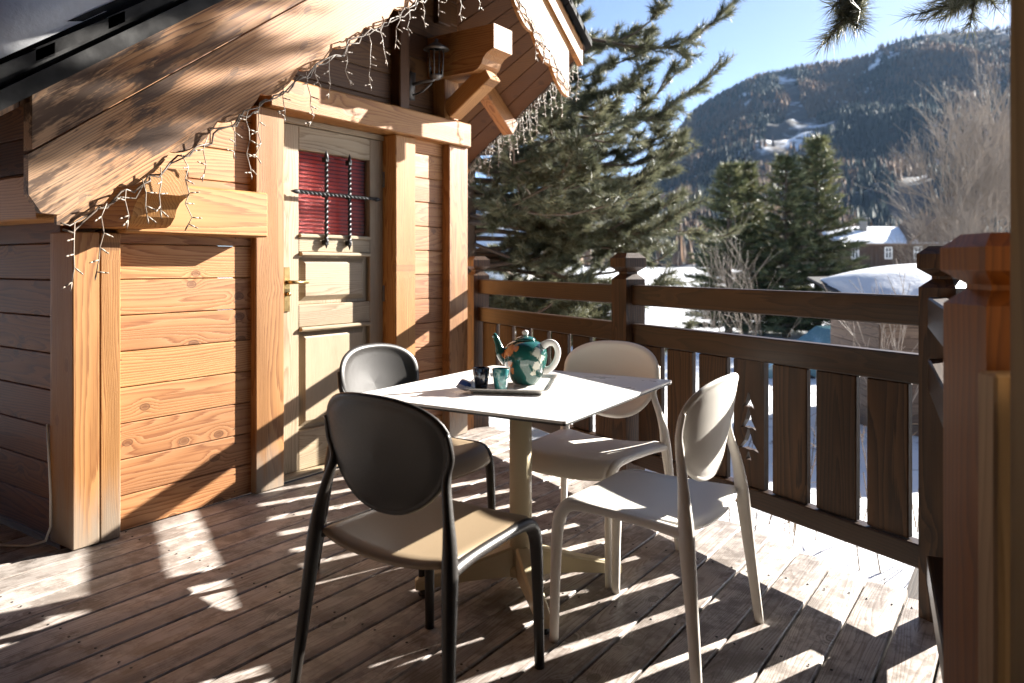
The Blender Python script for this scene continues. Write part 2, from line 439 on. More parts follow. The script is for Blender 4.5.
# unseen blockers added to cut sky and snow fill: rear wall, wing, overhead boards
bw = MB(); z = -.9
while z < 5.4:
    bw.box((-.5, -1.35, z + .08), (9.4, .05, .157)); z += .16
part(bw, 'rear_light_blocker', M['dark_absorber'])
bw = MB(); z = -.9
while z < 5.4:
    bw.box((-2.2, 4.6, z + .08), (.05, 11.8, .157)); z += .16
part(bw, 'wing_light_blocker', M['aged'])
bc = MB()
for i in range(32): bc.box((-2.1 + i * .14, .55, 2.66), (.134, 3.7, .035))
for i in range(20): bc.box((-2.1 + i * .14, 6.3, 2.66), (.134, 7.7, .035))
part(bc, 'overhead_light_blocker', M['dark_absorber'])
for y in (-.9, -.1, .8, 1.7, 2.3):
    bc = MB(); bc.box((.1, y, 2.56), (4.4, .1, .16)); part(bc, 'overhead_blocker_joist', M['dark_absorber'])
bc = MB(); bc.box((2.35, .55, 2.63), (.05, 3.74, .24)); part(bc, 'overhead_blocker_edge', M['dark_absorber'])
gw = MB()
z = 2.07
while z < 3.5:
    a = 1.145 + (z + .10 - 1.754) / .73; d = 4.82 - (z + .10 - 2.867) / .73
    a = max(a, 1.7); d = min(d, 4.15)
    gw.box(((a + d) / 2, WALL_Y + .06, z + .08), (d - a, .04, .157), b=.0035); z += .16
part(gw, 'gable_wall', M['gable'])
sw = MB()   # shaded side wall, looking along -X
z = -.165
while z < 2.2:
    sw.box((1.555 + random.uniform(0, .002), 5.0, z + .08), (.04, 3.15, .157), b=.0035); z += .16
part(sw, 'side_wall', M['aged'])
rw = MB()   # far side wall, runs with the railing
z = -.165
a0 = Vector((4.12, 3.40, 0))
while z < 2.2:
    rw.box(a0 + FD * 1.6 + Vector((0, 0, z + .08)), (3.2, .04, .157), axes_along(FD), b=.0035); z += .16
part(rw, 'side_wall', M['larch'])
bk = MB(); bk.box((2.8, 6.4, 1.2), (2.9, .1, 2.6)); bk.box((2.8, 4.9, -.09), (2.5, 3., .06)); part(bk, 'back_wall', M['dark_absorber'])
def post(name, x0, x1, y0, y1, z0, z1, mat='post'):
    mb = MB(); mb.box(((x0 + x1) / 2, (y0 + y1) / 2, (z0 + z1) / 2), (x1 - x0, y1 - y0, z1 - z0), b=.006, grain=2)
    if name == 'corner_post' and x0 < 2:   # drying crack down the front face
        pass
    return part(mb, name, M[mat])
mb = MB(); mb.box((1.5575, 3.345, .66), (.109, .2, 1.315), b=.004, grain=2, tone=.5); mb.box((1.658, 3.345, .66), (.086, .2, 1.315), b=.004, grain=2, tone=.62); mb.box((1.613, 3.352, .66), (.02, .19, 1.31), b=.001, grain=2, tone=.1)
part(mb, 'corner_post', M['post'])
post('door_post', 2.41, 2.59, 3.275, 3.475, .002, 2.0)
post('door_post', 3.44, 3.625, 3.275, 3.475, .002, 2.0)
post('corner_post', 3.94, 4.145, 3.255, 3.455, .002, 2.0)
mb = MB(); mb.box((2.05, 3.31, 1.432), (.73, .26, .225), b=.008); part(mb, 'plate_beam', M['post'])
mb = MB(); mb.box((3.31, 3.335, 2.083), (1.685, .21, .165), b=.008); part(mb, 'tie_beam', M['larch'])
mb = MB(); mb.box((3.53, 3.33, 2.75), (.09, .1, 1.16), b=.006); part(mb, 'king_post', M['gable'])
# lintel over the door, threshold below
mb = MB(); mb.box((3.015, 3.42, 1.983), (.85, .09, .035)); part(mb, 'door_lintel', M['doorwood'])
mb = MB(); mb.box((3.015, 3.40, .012), (.85, .14, .02)); part(mb, 'threshold', M['doorwood'])

# ---- purlins and brace
def ogee_end(L, h):   # side outline of a purlin with a carved lower front end
    p = [(0, h), (L, h), (L, 0)]
    pts = [(.16, 0), (.13, .012), (.10, .04), (.085, .075), (.06, .10), (.03, .115), (0, .125)]
    return p + pts
def purlin(x, z, y0, L, w, h, mat):
    mb = MB(); mb.prism(ogee_end(L, h), (x - w / 2, y0, z), Vector((0, 1, 0)), Vector((0, 0, 1)), Vector((1, 0, 0)), w, 0)
    return part(mb, 'purlin', M[mat])
purlin(1.67, 1.335, 2.83, 2.6, .18, .23, 'larch')
purlin(3.93, 2.43, 2.80, 1.2, .20, .28, 'larch')
mb = MB(); d = Vector((0, -.34, .22)); 
mb.box(Vector((3.96, 3.255, 2.22)) + d * .5, (d.length, .12, .12), axes_along(d, Vector((1, 0, 0))), b=.005); part(mb, 'brace', M['larch'])
mb = MB(); mb.box((3.96, 3.31, 2.36), (.15, .12, .38), b=.005); part(mb, 'wall_stud', M['larch'])
mb = MB(); mb.box((3.96, 3.36, 2.98), (.13, .1, .30), b=.005); part(mb, 'wall_stud', M['gable'])

# ---- roof
EAVE0 = Vector((5.08, 3.10, 0))
def eave_x(y): return EAVE0.x + FD.x / FD.y * (y - EAVE0.y)
YF, YB = 2.735, 7.2
roof = MB()
# right slope: soffit boards parallel to the eave (they run with the railing direction)
def slope_pt(x, y, dz=0): return Vector((x, y, RTOP(x) - .02 + dz))
nb = 14
W0 = lambda y: APEX
mbs = MB()
for i in range(nb):
    f0, f1 = i / nb, (i + 1) / nb - .004
    q = []
    for y in (YF + .01, YB):
        for f in (f0, f1):
            x = APEX + (eave_x(y) - APEX) * f; q.append((x, y))
    (xa, ya), (xb, yb), (xc, yc), (xd, yd) = q
    top = [slope_pt(xa, ya, .02), slope_pt(xb, yb, .02), slope_pt(xd, yd, .02), slope_pt(xc, yc, .02)]
    bot = [p - Vector((0, 0, .022)) for p in top]
    g = [(p.y, (p.x - xa), 0) for p in top]; ro = (random.uniform(-30, 30), random.uniform(-.1, .1), random.uniform(.04, .15))
    gg = [(a + ro[0], b_ + ro[1], ro[2]) for a, b_, c in g] * 2
    mbs.add(top + bot, [(0, 1, 2, 3), (7, 6, 5, 4), (0, 4, 5, 1), (1, 5, 6, 2), (2, 6, 7, 3), (3, 7, 4, 0)], gg)
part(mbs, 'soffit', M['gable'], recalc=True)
mbs = MB()
for i in range(nb + 2):      # left slope soffit boards run along Y
    x0 = .93 + (APEX - .93) * i / (nb + 2); x1 = .93 + (APEX - .93) * (i + 1) / (nb + 2) - .004
    top = [Vector((x, y, LTOP(x) - .0)) for x, y in ((x0, YF + .01), (x1, YF + .01), (x1, YB), (x0, YB))]
    bot = [p - Vector((0, 0, .022)) for p in top]; ro = random.uniform(-30, 30)
    mbs.add(top + bot, [(0, 1, 2, 3), (7, 6, 5, 4), (0, 4, 5, 1), (1, 5, 6, 2), (2, 6, 7, 3), (3, 7, 4, 0)], [(p.y + ro, p.x - x0, .06) for p in top] * 2)
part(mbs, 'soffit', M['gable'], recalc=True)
# slate covering with visible courses
def slates(left):
    mb = MB(); n = 12
    for i in range(n):
        f0, f1 = i / n, (i + 1.25) / n
        for j in range(9):
            ya = YF - .03 + (YB - YF) * j / 9; yb = YF - .03 + (YB - YF) * (j + 1) / 9 - .006
            if left:
                xa = .90 + (APEX - .90) * f0; xb = .90 + (APEX - .90) * min(1, f1); zf = LTOP
            else:
                xa = None
            pts = []
            for y in (ya, yb):
                for f in (f0, min(1, f1)):
                    if left: x = .90 + (APEX - .90) * f; z = LTOP(x) + .145 + random.uniform(-.004, .012) - (f - f0) * .10
                    else:
                        e = eave_x(y) + .05; x = e + (APEX - e) * f; z = RTOP(x) + .028 + .05 + random.uniform(-.004, .012) - (f - f0) * .10
                    pts.append(Vector((x, y, z)))
            t = [pts[0], pts[1], pts[3], pts[2]]; b_ = [p - Vector((0, 0, .045)) for p in t]
            mb.add(t + b_, [(0, 1, 2, 3), (7, 6, 5, 4), (0, 4, 5, 1), (1, 5, 6, 2), (2, 6, 7, 3), (3, 7, 4, 0)])
    return mb
ro_ = slates(True); s2 = slates(False)
b0 = len(ro_.v); ro_.v += s2.v; ro_.f += [tuple(i + b0 for i in f) for f in s2.f]; ro_.g += s2.g; ro_.t += s2.t; ro_.mi += s2.mi; ro_.sm += s2.sm
# layered slate edge along the left verge
for k, (h0, h1, yo) in enumerate(((.0, .07, .0), (.07, .135, .03), (.135, .195, .045))):
    for i in range(1):
        xa, xb, jit = .92, APEX, 0.
        q = [Vector((x, y, LTOP(x) + h + .0)) for x in (xa, xb) for y in (YF - .04 + yo + jit, YF + .55) for h in (h0, h1 - .004)]
        ro_.add(q, [(0, 1, 3, 2), (4, 6, 7, 5), (0, 4, 5, 1), (2, 3, 7, 6), (0, 2, 6, 4), (1, 5, 7, 3)])
roof_o = part(ro_, 'roof', M['slate'], recalc=True)

# bargeboards: plain upper board + scalloped lower board, both sides
def barge(xs, xe, zf, up, lo, y, th, scallop, name, mat):
    """board whose upper edge follows zf(x)-up and lower edge zf(x)-lo"""
    u = Vector((xe - xs, 0, zf(xe) - zf(xs))); L = u.length; u.normalize()
    n = Vector((0, -1, 0)); w = Vector((0, 0, 1))
    hi = -up; lw = -lo
    poly = [(0, hi), (L, hi)]
    if scallop:
        k = 30; low = []
        nsc = int(L / .24)
        for i in range(nsc * 8, -1, -1):
            f = i / 8; ph = f - math.floor(f); s_ = abs(math.sin(math.pi * ph)) ** .8
            low.append((L * i / (nsc * 8), lw + .045 - .045 * s_ ))
        poly += low
    else: poly += [(L, lw), (0, lw)]
    if name == 'bargeboard' and zf is LTOP and lo > .4: poly = poly[:-1] + [(.13, lw), (.05, lw + .05), (0, lw + .14)]
    mb = MB()
    mb.prism(poly, (xs, y, zf(xs)), u, w, n, th, 0)
    return part(mb, name, M[mat], recalc=True)
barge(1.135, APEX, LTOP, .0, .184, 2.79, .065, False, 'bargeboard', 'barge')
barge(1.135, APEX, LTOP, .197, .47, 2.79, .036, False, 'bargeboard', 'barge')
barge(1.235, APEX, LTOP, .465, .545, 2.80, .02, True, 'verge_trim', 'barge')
barge(APEX, 4.87, RTOP, .0, .17, 2.79, .045, False, 'bargeboard', 'larch')
barge(APEX, 4.70, RTOP, .168, .60, 2.79, .026, True, 'bargeboard', 'larch')
# rafter tails under the right eave, eaves beam on the left
for y in (3.75, 4.6):
    mb = MB(); x0, x1 = 4.3, eave_x(y) - .02
    d = Vector((x1 - x0, 0, RTOP(x1) - RTOP(x0)))
    mb.box(Vector(((x0 + x1) / 2, y, (RTOP(x0) + RTOP(x1)) / 2 - .10)), (d.length, .11, .13), axes_along(d), b=.005)
    part(mb, 'rafter', M['larch'])
mb = MB(); mb.box((1.27, 5.0, 1.42), (.14, 4.3, .16), b=.006); part(mb, 'eaves_beam', M['larch'])

# snow lying on the left slope, set back from the verge
def roof_snow():
    nx, ny = 40, 26; V = []; Fq = []
    for i in range(nx):
        for j in range(ny):
            fx, fy = i / (nx - 1), j / (ny - 1)
            x = .86 + (APEX - .86) * fx
            edge = .10 * mnoise.noise((x * 2.3, 0, 3)) + .04 * mnoise.noise((x * 9, 0, 1))
            y = 2.735 + .35 * edge + (YB - 3.0) * fy ** 1.5
            prof = min(1, fy / .045) ** .35 * min(1, (1 - fy) / .05) ** .5 * min(1, fx / .06) ** .5
            z = LTOP(x) + .165 + prof * (.22 + .03 * mnoise.noise((x * 1.7, y * 1.7, 0)) + .012 * mnoise.noise((x * 8, y * 8, 5)))
            V.append((x, y, z))
    for i in range(nx - 1):
        for j in range(ny - 1): a = i * ny + j; Fq.append((a, a + ny, a + ny + 1, a + 1))
    o = raw_mesh('roof_snow', V, Fq, M['snow'], kind='stuff', smooth=True)
    tag(o, 'thick snow lying on the dark porch roof', 'snow')
roof_snow()

# ---- door
door = MB(); DX0, DX1 = 2.592, 3.438; DY = 3.385
GX0, GX1, GZ0, GZ1 = 2.775, 3.325, 1.355, 1.83
st = .05
def db(x0, x1, z0, z1, y0=DY, y1=DY + st, grain=None, b=.003):
    door.box(((x0 + x1) / 2, (y0 + y1) / 2, (z0 + z1) / 2), (x1 - x0, y1 - y0, z1 - z0), b=b, grain=grain)
db(DX0, GX0, .026, 1.962, grain=2); db(GX1, DX1, .026, 1.962, grain=2)
db(GX0, GX1, GZ1, 1.962); db(GX0, GX1, 1.255, GZ0); db(GX0, GX1, .83, .955); db(GX0, GX1, .026, .245)
# raised panels
for z0, z1 in ((.955, 1.225), (.245, .80)):
    db(GX0, GX1, z0, z1 + .03, DY + .028, DY + .045, grain=2)
    poly = MB()
    x0, x1 = GX0 + .025, GX1 - .03
    za, zb = z0 + .02, z1 - .005; i_ = .03; yo, yi = DY + .028, DY + .008
    V = [(x0, yo, za), (x1, yo, za), (x1, yo, zb), (x0, yo, zb), (x0 + i_, yi, za + i_), (x1 - i_, yi, za + i_), (x1 - i_, yi, zb - i_), (x0 + i_, yi, zb - i_)]
    ro = (random.uniform(-20, 20), .03, .1)
    door.add(V, [(0, 1, 5, 4), (1, 2, 6, 5), (2, 3, 7, 6), (3, 0, 4, 7), (4, 5, 6, 7)], [((p[2] if z1 < .9 else p[0]) + ro[0], (p[0] if z1 < .9 else p[2]) - z0 + ro[1], .1) for p in V], .4)
    # ledge moulding above each panel
    door.box(((x0 + x1) / 2, DY - .006, z1 + .017), (x1 - x0 + .045, .03, .022), b=.006)
door.box(((GX0 + GX1) / 2, DY - .004, GZ0 - .01), (GX1 - GX0, .02, .022), b=.005)
door_o = part(door, 'door', M['doorwood'])
mb = MB(); mb.box(((GX0 + GX1) / 2, DY + .03, (GZ0 + GZ1) / 2), (GX1 - GX0, .005, GZ1 - GZ0), b=.0005); part(mb, 'window_pane', M['glass'], door_o)
mb = MB()
for k in range(22):
    z = GZ0 - .01 + k * .0225
    mb.box(((GX0 + GX1) / 2, DY + .062, z + .011), (GX1 - GX0 + .04, .003, .024), (Vector((1, 0, 0)), Vector((0, .94, -.34)), Vector((0, .34, .94))), b=.0006)
part(mb, 'window_blind', M['blind'], door_o)
mb = MB(); mb.box(((GX0 + GX1) / 2, DY + .11, 1.6), (.8, .01, .7)); part(mb, 'inner_curtain', M['black'], door_o)
# twisted iron bars
gr = MB()
def twist(a, b_, r=.0085, turns=16):
    a, b_ = Vector(a), Vector(b_); n = turns * 8; d = b_ - a; t = d.normalized()
    x = Vector((0, 1, 0)); y = t.cross(x); V = []; Fq = []
    for i in range(n + 1):
        p = a + d * (i / n); an = 2 * math.pi * turns / 4 * i / n
        for k in range(4):
            q = an + k * math.pi / 2; V.append(p + (x * math.cos(q) + y * math.sin(q)) * r * 1.25)
    for i in range(n):
        for k in range(4): Fq.append((i * 4 + k, i * 4 + (k + 1) % 4, i * 4 + 4 + (k + 1) % 4, i * 4 + 4 + k))
    gr.add(V, Fq)
    for p, s_ in ((a, -1), (b_, 1)):
        gr.tube([p - t * .012 * s_, p, p + t * .02 * s_, p + t * .045 * s_], [.010, .014, .010, .001], 8)
gy = DY - .022
twist((2.955, gy, 1.32), (2.955, gy, 1.80)); twist((3.135, gy, 1.315), (3.135, gy, 1.80))
twist((2.735, gy - .012, 1.588), (3.345, gy - .012, 1.588), turns=20)
for x in (2.955, 3.135):
    for z in (1.31, 1.79, 1.588): gr.box((x, gy + .008, z), (.028, .035, .03))
part(gr, 'window_grille', M['iron'], door_o)
# handle: long plate, lever, keyhole
mb = MB(); mb.box((2.688, DY - .004, 1.045), (.042, .008, .245), b=.003)
mb.tube([(2.688, DY, 1.085), (2.688, DY - .045, 1.085), (2.70, DY - .052, 1.085), (2.80, DY - .05, 1.083)], [.011, .011, .010, .008], 10)
mb.tube([(2.688, DY, 1.02), (2.688, DY - .03, 1.02)], .011, 10)
part(mb, 'door_handle', M['brass'], door_o)
for z in (.25, 1.0, 1.72):
    mb = MB(); mb.tube([(3.437, DY - .006, z - .05), (3.437, DY - .006, z + .05)], .009, 8); part(mb, 'hinge', M['lamp_metal'], door_o)

# ---- wall lantern on the gable
lan = thing('wall_lantern', 'grey metal lantern on a bracket high on the gable wall', 'lantern', (3.66, 3.355, 2.34))
def lp(mb, name, mat, parent=None): return mb.build(name, M[mat], parent or lan)
mb = MB(); mb.tube([(0, -.01, -.08), (0, -.02, .1)], [.03, .03], 10, flat=.4); mb.tube([(0, -.02, .02), (.01, -.10, .03), (.03, -.16, .035), (.05, -.18, .05)], [.012, .011, .011, .012], 8)
mb.tube([(0, -.02, -.05), (.02, -.09, -.03), (.04, -.15, .02)], .006, 6); lp(mb, 'bracket', 'lamp_metal')
mb = MB(); mb.lathe([(.02, .0), (.045, .02), (.045, .03), (.02, .035)], (.05, -.18, .04), 16)
for k in range(4):
    a = k * math.pi / 2 + .4; mb.tube([(.05 + .042 * math.cos(a), -.18 + .042 * math.sin(a), .06), (.05 + .05 * math.cos(a), -.18 + .05 * math.sin(a), .24)], .004, 5)
mb.lathe([(.085, .235), (.075, .245), (.03, .275), (.012, .285), (.014, .30), (0, .31)], (.05, -.18, 0), 20); lp(mb, 'lantern_frame', 'lamp_metal')
mb = MB(); mb.lathe([(.036, .065), (.043, .235)], (.05, -.18, 0), 16); lp(mb, 'lamp_glass', 'glass')

# ---- icicle fairy lights
def icicle(name, label, path, y_off, step, seed, lens=(.05, .24)):
    rnd = random.Random(seed)
    P = [Vector(p) for p in path]; root = thing(name, label, 'string lights', P[0], group='icicle fairy lights along the porch roof')
    o0 = P[0]
    seg = [(P[i + 1] - P[i]).length for i in range(len(P) - 1)]; tot = sum(seg)
    def pt(s_):
        for i, l in enumerate(seg):
            if s_ <= l or i == len(seg) - 1: return P[i].lerp(P[i + 1], min(1, s_ / l))
            s_ -= l
    cab = MB(); pts = []; s_ = 0
    while s_ < tot:
        p = pt(s_); ph = s_ / step * math.pi
        pts.append(p - o0 + Vector((rnd.uniform(-.012, .012), rnd.uniform(-.012, .008), -abs(math.sin(ph)) * .03 + rnd.uniform(-.012, .012)))); s_ += .03
    cab.tube(pts, .004, 5); 
    pts2 = [q + Vector((rnd.uniform(-.02, .02), rnd.uniform(-.015, .01), rnd.uniform(-.025, .03))) for q in pts[::2]]
    cab.tube(pts2, .0034, 5)
    cab.build('cable', M['wire_dark'], root)
    s_ = rnd.uniform(.02, step); n = 0
    while s_ < tot - .01 and n < 95:
        p = pt(s_) - o0; d = MB(); L = rnd.uniform(*lens) * rnd.choice((.6, 1, 1, 1.25)); q = p + Vector((0, -.01, 0)); path_ = [q.copy()]
        dirx = rnd.uniform(-.5, .5); k = 0; left = L
        while left > .01:
            st_ = min(left, rnd.uniform(.04, .065)); dirx = -dirx * rnd.uniform(.6, 1.1) + rnd.uniform(-.2, .2)
            v = Vector((dirx, rnd.uniform(-.25, .25), -1)).normalized(); q = q + v * st_; path_.append(q.copy()); left -= st_
            # a bulb on a short stalk
            w = Vector((rnd.choice((-1, 1)) * rnd.uniform(.6, 1), rnd.uniform(-.5, .2), rnd.uniform(-.7, .25))).normalized()
            d.tube([q, q + w * .012, q + w * .026], [.0018, .0034, .0028], 5)
            d.tube([q + w * .026, q + w * .034, q + w * .04], [.003, .0028, .001], 5)
        w = (path_[-1] - path_[-2]).normalized()
        d.tube(path_, .0022, 5); d.tube([q, q + w * .02, q + w * .032], [.0022, .0034, .001], 5)
        d.build('light_strand', M['wire'], root); n += 1
        s_ += rnd.uniform(.55, 1.35) * step
    return root
low = lambda x: LTOP(x) - .545 + .02
icicle('icicle_lights', 'pale icicle lights hanging along the left bargeboard over the corner post and door', [(x, 2.755, low(x)) for x in np.linspace(1.25, 3.74, 12)], 0, .125, 3, (.10, .30))
lowr = lambda x: RTOP(x) - .50
icicle('icicle_lights', 'pale icicle lights hanging along the scalloped right bargeboard', [(x, 2.752, lowr(x)) for x in np.linspace(3.76, 4.70, 6)], 0, .11, 5)
ev = [(eave_x(y) - .015, y, RTOP(eave_x(y)) - .03) for y in np.linspace(2.82, 4.7, 8)]
icicle('icicle_lights', 'dense pale icicle lights hanging under the eave in front of the pine', ev, 0, .05, 8, (.06, .3))

# white cable by the foot of the corner post
mb = MB(); mb.tube([(1.30, 4.0, .006), (1.33, 3.7, .006), (1.36, 3.55, .007), (1.42, 3.44, .008), (1.47, 3.41, .02), (1.495, 3.42, .07), (1.50, 3.43, .2), (1.50, 3.46, .5)], .0055, 8)
tag(mb.build('power_cable', M['cable']), 'thin white cable lying on the deck behind the corner post', 'cable')

# ================================================================ RAILINGS
FAX = (FD, -FN, Vector((0, 0, 1)))     # along, inwards, up
def fpt(s_, off=0, z=0): return F0 + FD * s_ + FN * off + Vector((0, 0, z))
def newel_post(mb, c, ax, w=.125, zt=1.243, z0=-.25):
    """square post with a notched neck and a bevelled head"""
    prof = [(w / 2, z0), (w / 2, 1.105), (w / 2 - .028, 1.133), (w / 2 - .028, 1.143), (w / 2 + .004, 1.170), (w / 2 + .004, zt - .026), (w / 2 - .022, zt)]
    V = []; Fq = []; g = []; ro = (random.uniform(-20, 20), .02, .1)
    for r, z in prof:
        for a, b_ in ((-1, -1), (1, -1), (1, 1), (-1, 1)):
            V.append(Vector(c) + ax[0] * (a * r) + ax[1] * (b_ * r) + Vector((0, 0, z))); g.append((z + ro[0], a * r + ro[1], b_ * r + ro[2]))
    for i in range(len(prof) - 1):
        for k in range(4): Fq.append((i * 4 + k, i * 4 + (k + 1) % 4, i * 4 + 4 + (k + 1) % 4, i * 4 + 4 + k))
    Fq += [(3, 2, 1, 0), tuple((len(prof) - 1) * 4 + k for k in range(4))]
    mb.add(V, Fq, g)
rail = thing('deck_railing', 'dark brown wooden railing with flat pickets running from the chalet to the corner', 'railing', F0)
def rp(mb, name, mat, parent=rail, **k):
    o = mb.build(name, M[mat], parent, **k); o.matrix_parent_inverse = Matrix.Translation(-parent.location); return o
for s_ in (-.07, 1.63, 3.40):
    mb = MB(); newel_post(mb, fpt(s_, .02), FAX); rp(mb, 'post', 'picket', recalc=True)
for a, d in ((-.005, 1.568), (1.692, 3.338)):
    for z0, z1, th, nm in ((.972, 1.075, .055, 'handrail'), (.772, .874, .055, 'middle_rail'), (.145, .228, .06, 'bottom_rail')):
        mb = MB(); mb.box(fpt((a + d) / 2, .02, (z0 + z1) / 2), (d - a, th, z1 - z0), FAX, b=.005); rp(mb, nm, 'rail')
def tree_holes():
    # little stacked fir tree: three boughs and a stump, as separate cut-outs; (x, z)
    h = []
    for zb, zt, w in ((.568, .632, .036), (.478, .565, .046), (.386, .475, .060)):
        q = [(-w, zb - .006), (-w * .5, zb + .004), (0, zb), (w * .5, zb + .004), (w, zb - .006)]
        q += [(w * .42, zb + (zt - zb) * .38), (0.004, zt), (-.004, zt), (-w * .42, zb + (zt - zb) * .38)]
        h.append(q)
    h.append([(-.016, .342), (.016, .342), (.004, .377), (-.004, .377)])
    return h
gaps = [.039, .2425, .462, .677, .89, 1.11, 1.33, 1.55]
cent = [(.5 * (a + d), d - a - .043) for a, d in zip(gaps[:-1], gaps[1:])] + [(.5 * (a + d), d - a - .054) for a, d in zip([1.71, 1.937, 2.163, 2.39, 2.613, 2.835, 3.06], [1.937, 2.163, 2.39, 2.613, 2.835, 3.06, 3.32])]
for k, (c_, w_) in enumerate(cent):
    mb = MB(); z0, z1 = .231, .769
    if k == 3:
        mb.prism([(-w_ / 2, z0), (w_ / 2, z0), (w_ / 2, z1), (-w_ / 2, z1)], fpt(c_, .034), FD, Vector((0, 0, 1)), -FN, .028, 1, holes=tree_holes())
        o = rp(mb, 'picket', 'picket', recalc=True); o['label'] = 'picket with a small fir tree cut out of it'
    else:
        mb.box(fpt(c_, .02, (z0 + z1) / 2), (w_, .028, z1 - z0), FAX, b=.004, grain=2); rp(mb, 'picket', 'picket')
# second railing: from the corner post back towards the photographer
NEW = Vector((1.70, .053, 0)); C2 = fpt(-.07, .02)
d2 = (NEW - C2).normalized(); n2 = Vector((-d2.y, d2.x, 0)); AX2 = (d2, n2, Vector((0, 0, 1)))
r2 = thing('stair_railing', 'short wooden railing with a blurred orange newel post in the right foreground', 'railing', NEW)
L2 = (NEW - C2).length
mb = MB(); newel_post(mb, NEW, (RIGHT, FWD, Vector((0, 0, 1))), .135, zt=1.24); o = rp(mb, 'newel_post', 'newel', r2, recalc=True)
for z0, z1, th, nm in ((.972, 1.075, .055, 'handrail'), (.772, .874, .055, 'middle_rail'), (.145, .228, .06, 'bottom_rail')):
    mb = MB(); mb.box(C2 + d2 * (L2 / 2) - n2 * .035 + Vector((0, 0, (z0 + z1) / 2)), (L2 - .13, th, z1 - z0), AX2, b=.005); rp(mb, nm, 'rail', r2)
for k in range(5):
    c_ = .17 + k * .215
    mb = MB(); mb.box(C2 + d2 * c_ + Vector((0, 0, .5)), (.18, .028, .538), AX2, b=.004, grain=2); rp(mb, 'picket', 'picket', r2)
# near uprights at the right edge
mb = MB(); a = at(.872, 1.29)
mb.box((a.x, a.y, .40), (.05, .115, 1.19), (FWD, RIGHT, Vector((0, 0, 1))), b=.005, grain=2)
tag(mb.build('gate_board', M['raw']), 'blurred pale upright board in front of the orange newel post', 'board')
mb = MB(); a = at(.895, 1.22)
a = at(.943, 1.16); mb.box((a.x, a.y, .9), (.14, .26, 3.36), (FWD, RIGHT, Vector((0, 0, 1))), b=.006, grain=2)
mb.v = [tuple(Vector(v) + RIGHT * .0) for v in mb.v]
M['pale_post'] = wood('olive_post_wood', (.17, .108, .038), (.15, .09, .03), (.11, .065, .02), 40, .6, .3)
tag(mb.build('porch_post', M['pale_post']), 'blurred tall olive brown post at the right edge of the photo', 'post')

# ================================================================ TABLE + CHAIRS
TZ = .735
tab = thing('cafe_table', 'square white cafe table on a cream four-footed pedestal', 'table', (2.262, 1.530, 0), math.radians(3.3))
S = .45
def rsq(S, r, n=5):
    o = []
    for cx, cy, a0 in ((S - r, S - r, 0), (-S + r, S - r, 90), (-S + r, -S + r, 180), (S - r, -S + r, 270)):
        for i in range(n + 1):
            a = math.radians(a0 + 90 * i / n); o.append((cx + r * math.cos(a), cy + r * math.sin(a)))
    return o
X_, Y_, Z_ = Vector((1, 0, 0)), Vector((0, 1, 0)), Vector((0, 0, 1))
mb = MB(); mb.prism([(a, b_ * .915) for a, b_ in rsq(S, .012)], (0, 0, TZ - .008), X_, Y_, Z_, .008); top = mb.build('tabletop', M['table'], tab, recalc=True)
mb = MB(); mb.prism([(a, b_ * .915) for a, b_ in rsq(S - .0003, .012)], (0, 0, TZ - .0140), X_, Y_, Z_, .006); mb.build('tabletop_core', M['black'], top, recalc=True)
mb = MB(); mb.tube([(.02, .015, .07), (.02, .015, .69)], .041, 28); mb.lathe([(.052, .05), (.052, .075), (.044, .085)], (.02, .015, 0), 28); mb.build('column', M['cream'], tab)
mb = MB(); mb.box((.02, .015, .71), (.34, .06, .02)); mb.box((.02, .015, .705), (.06, .34, .026)); mb.lathe([(.06, .685), (.075, .70), (.075, .72)], (.02, .015, 0), 20)
mb.box((-.12, .03, .69), (.05, .03, .035)); mb.tube([(-.15, .03, .69), (-.16, .03, .67), (-.14, .03, .655), (-.11, .03, .665)], .007, 8); mb.build('tilt_bracket', M['black'], tab)
for k in range(4):
    a = math.radians(45 + 90 * k - 2); d = Vector((math.cos(a), math.sin(a), 0)); t = Vector((-d.y, d.x, 0))
    mb = MB(); o0 = Vector((.02, .015, 0)); w0, w1 = .026, .021
    secs = [(.035, .155, .05, w0), (.20, .105, .045, w0), (.375, .062, .024, w1), (.385, .056, .026, w1 * .9)]
    V = []; Fq = []
    for r, zt, zb, w in secs:
        for (e, z) in ((-1, zb), (1, zb), (1, zt - .008), (.72, zt), (-.72, zt), (-1, zt - .008)): V.append(o0 + d * r + t * (e * w) + Z_ * z)
    for i in range(len(secs) - 1):
        for q in range(6): Fq.append((i * 6 + q, i * 6 + (q + 1) % 6, i * 6 + 6 + (q + 1) % 6, i * 6 + 6 + q))
    Fq += [tuple(range(6))[::-1], tuple((len(secs) - 1) * 6 + q for q in range(6))]
    mb.add(V, Fq); f = mb.build('foot', M['cream'], tab, recalc=True)
    mb = MB(); mb.lathe([(.018, .001), (.02, .006), (.012, .022)], o0 + d * .355, 14); mb.build('foot_glide', M['black'], f)

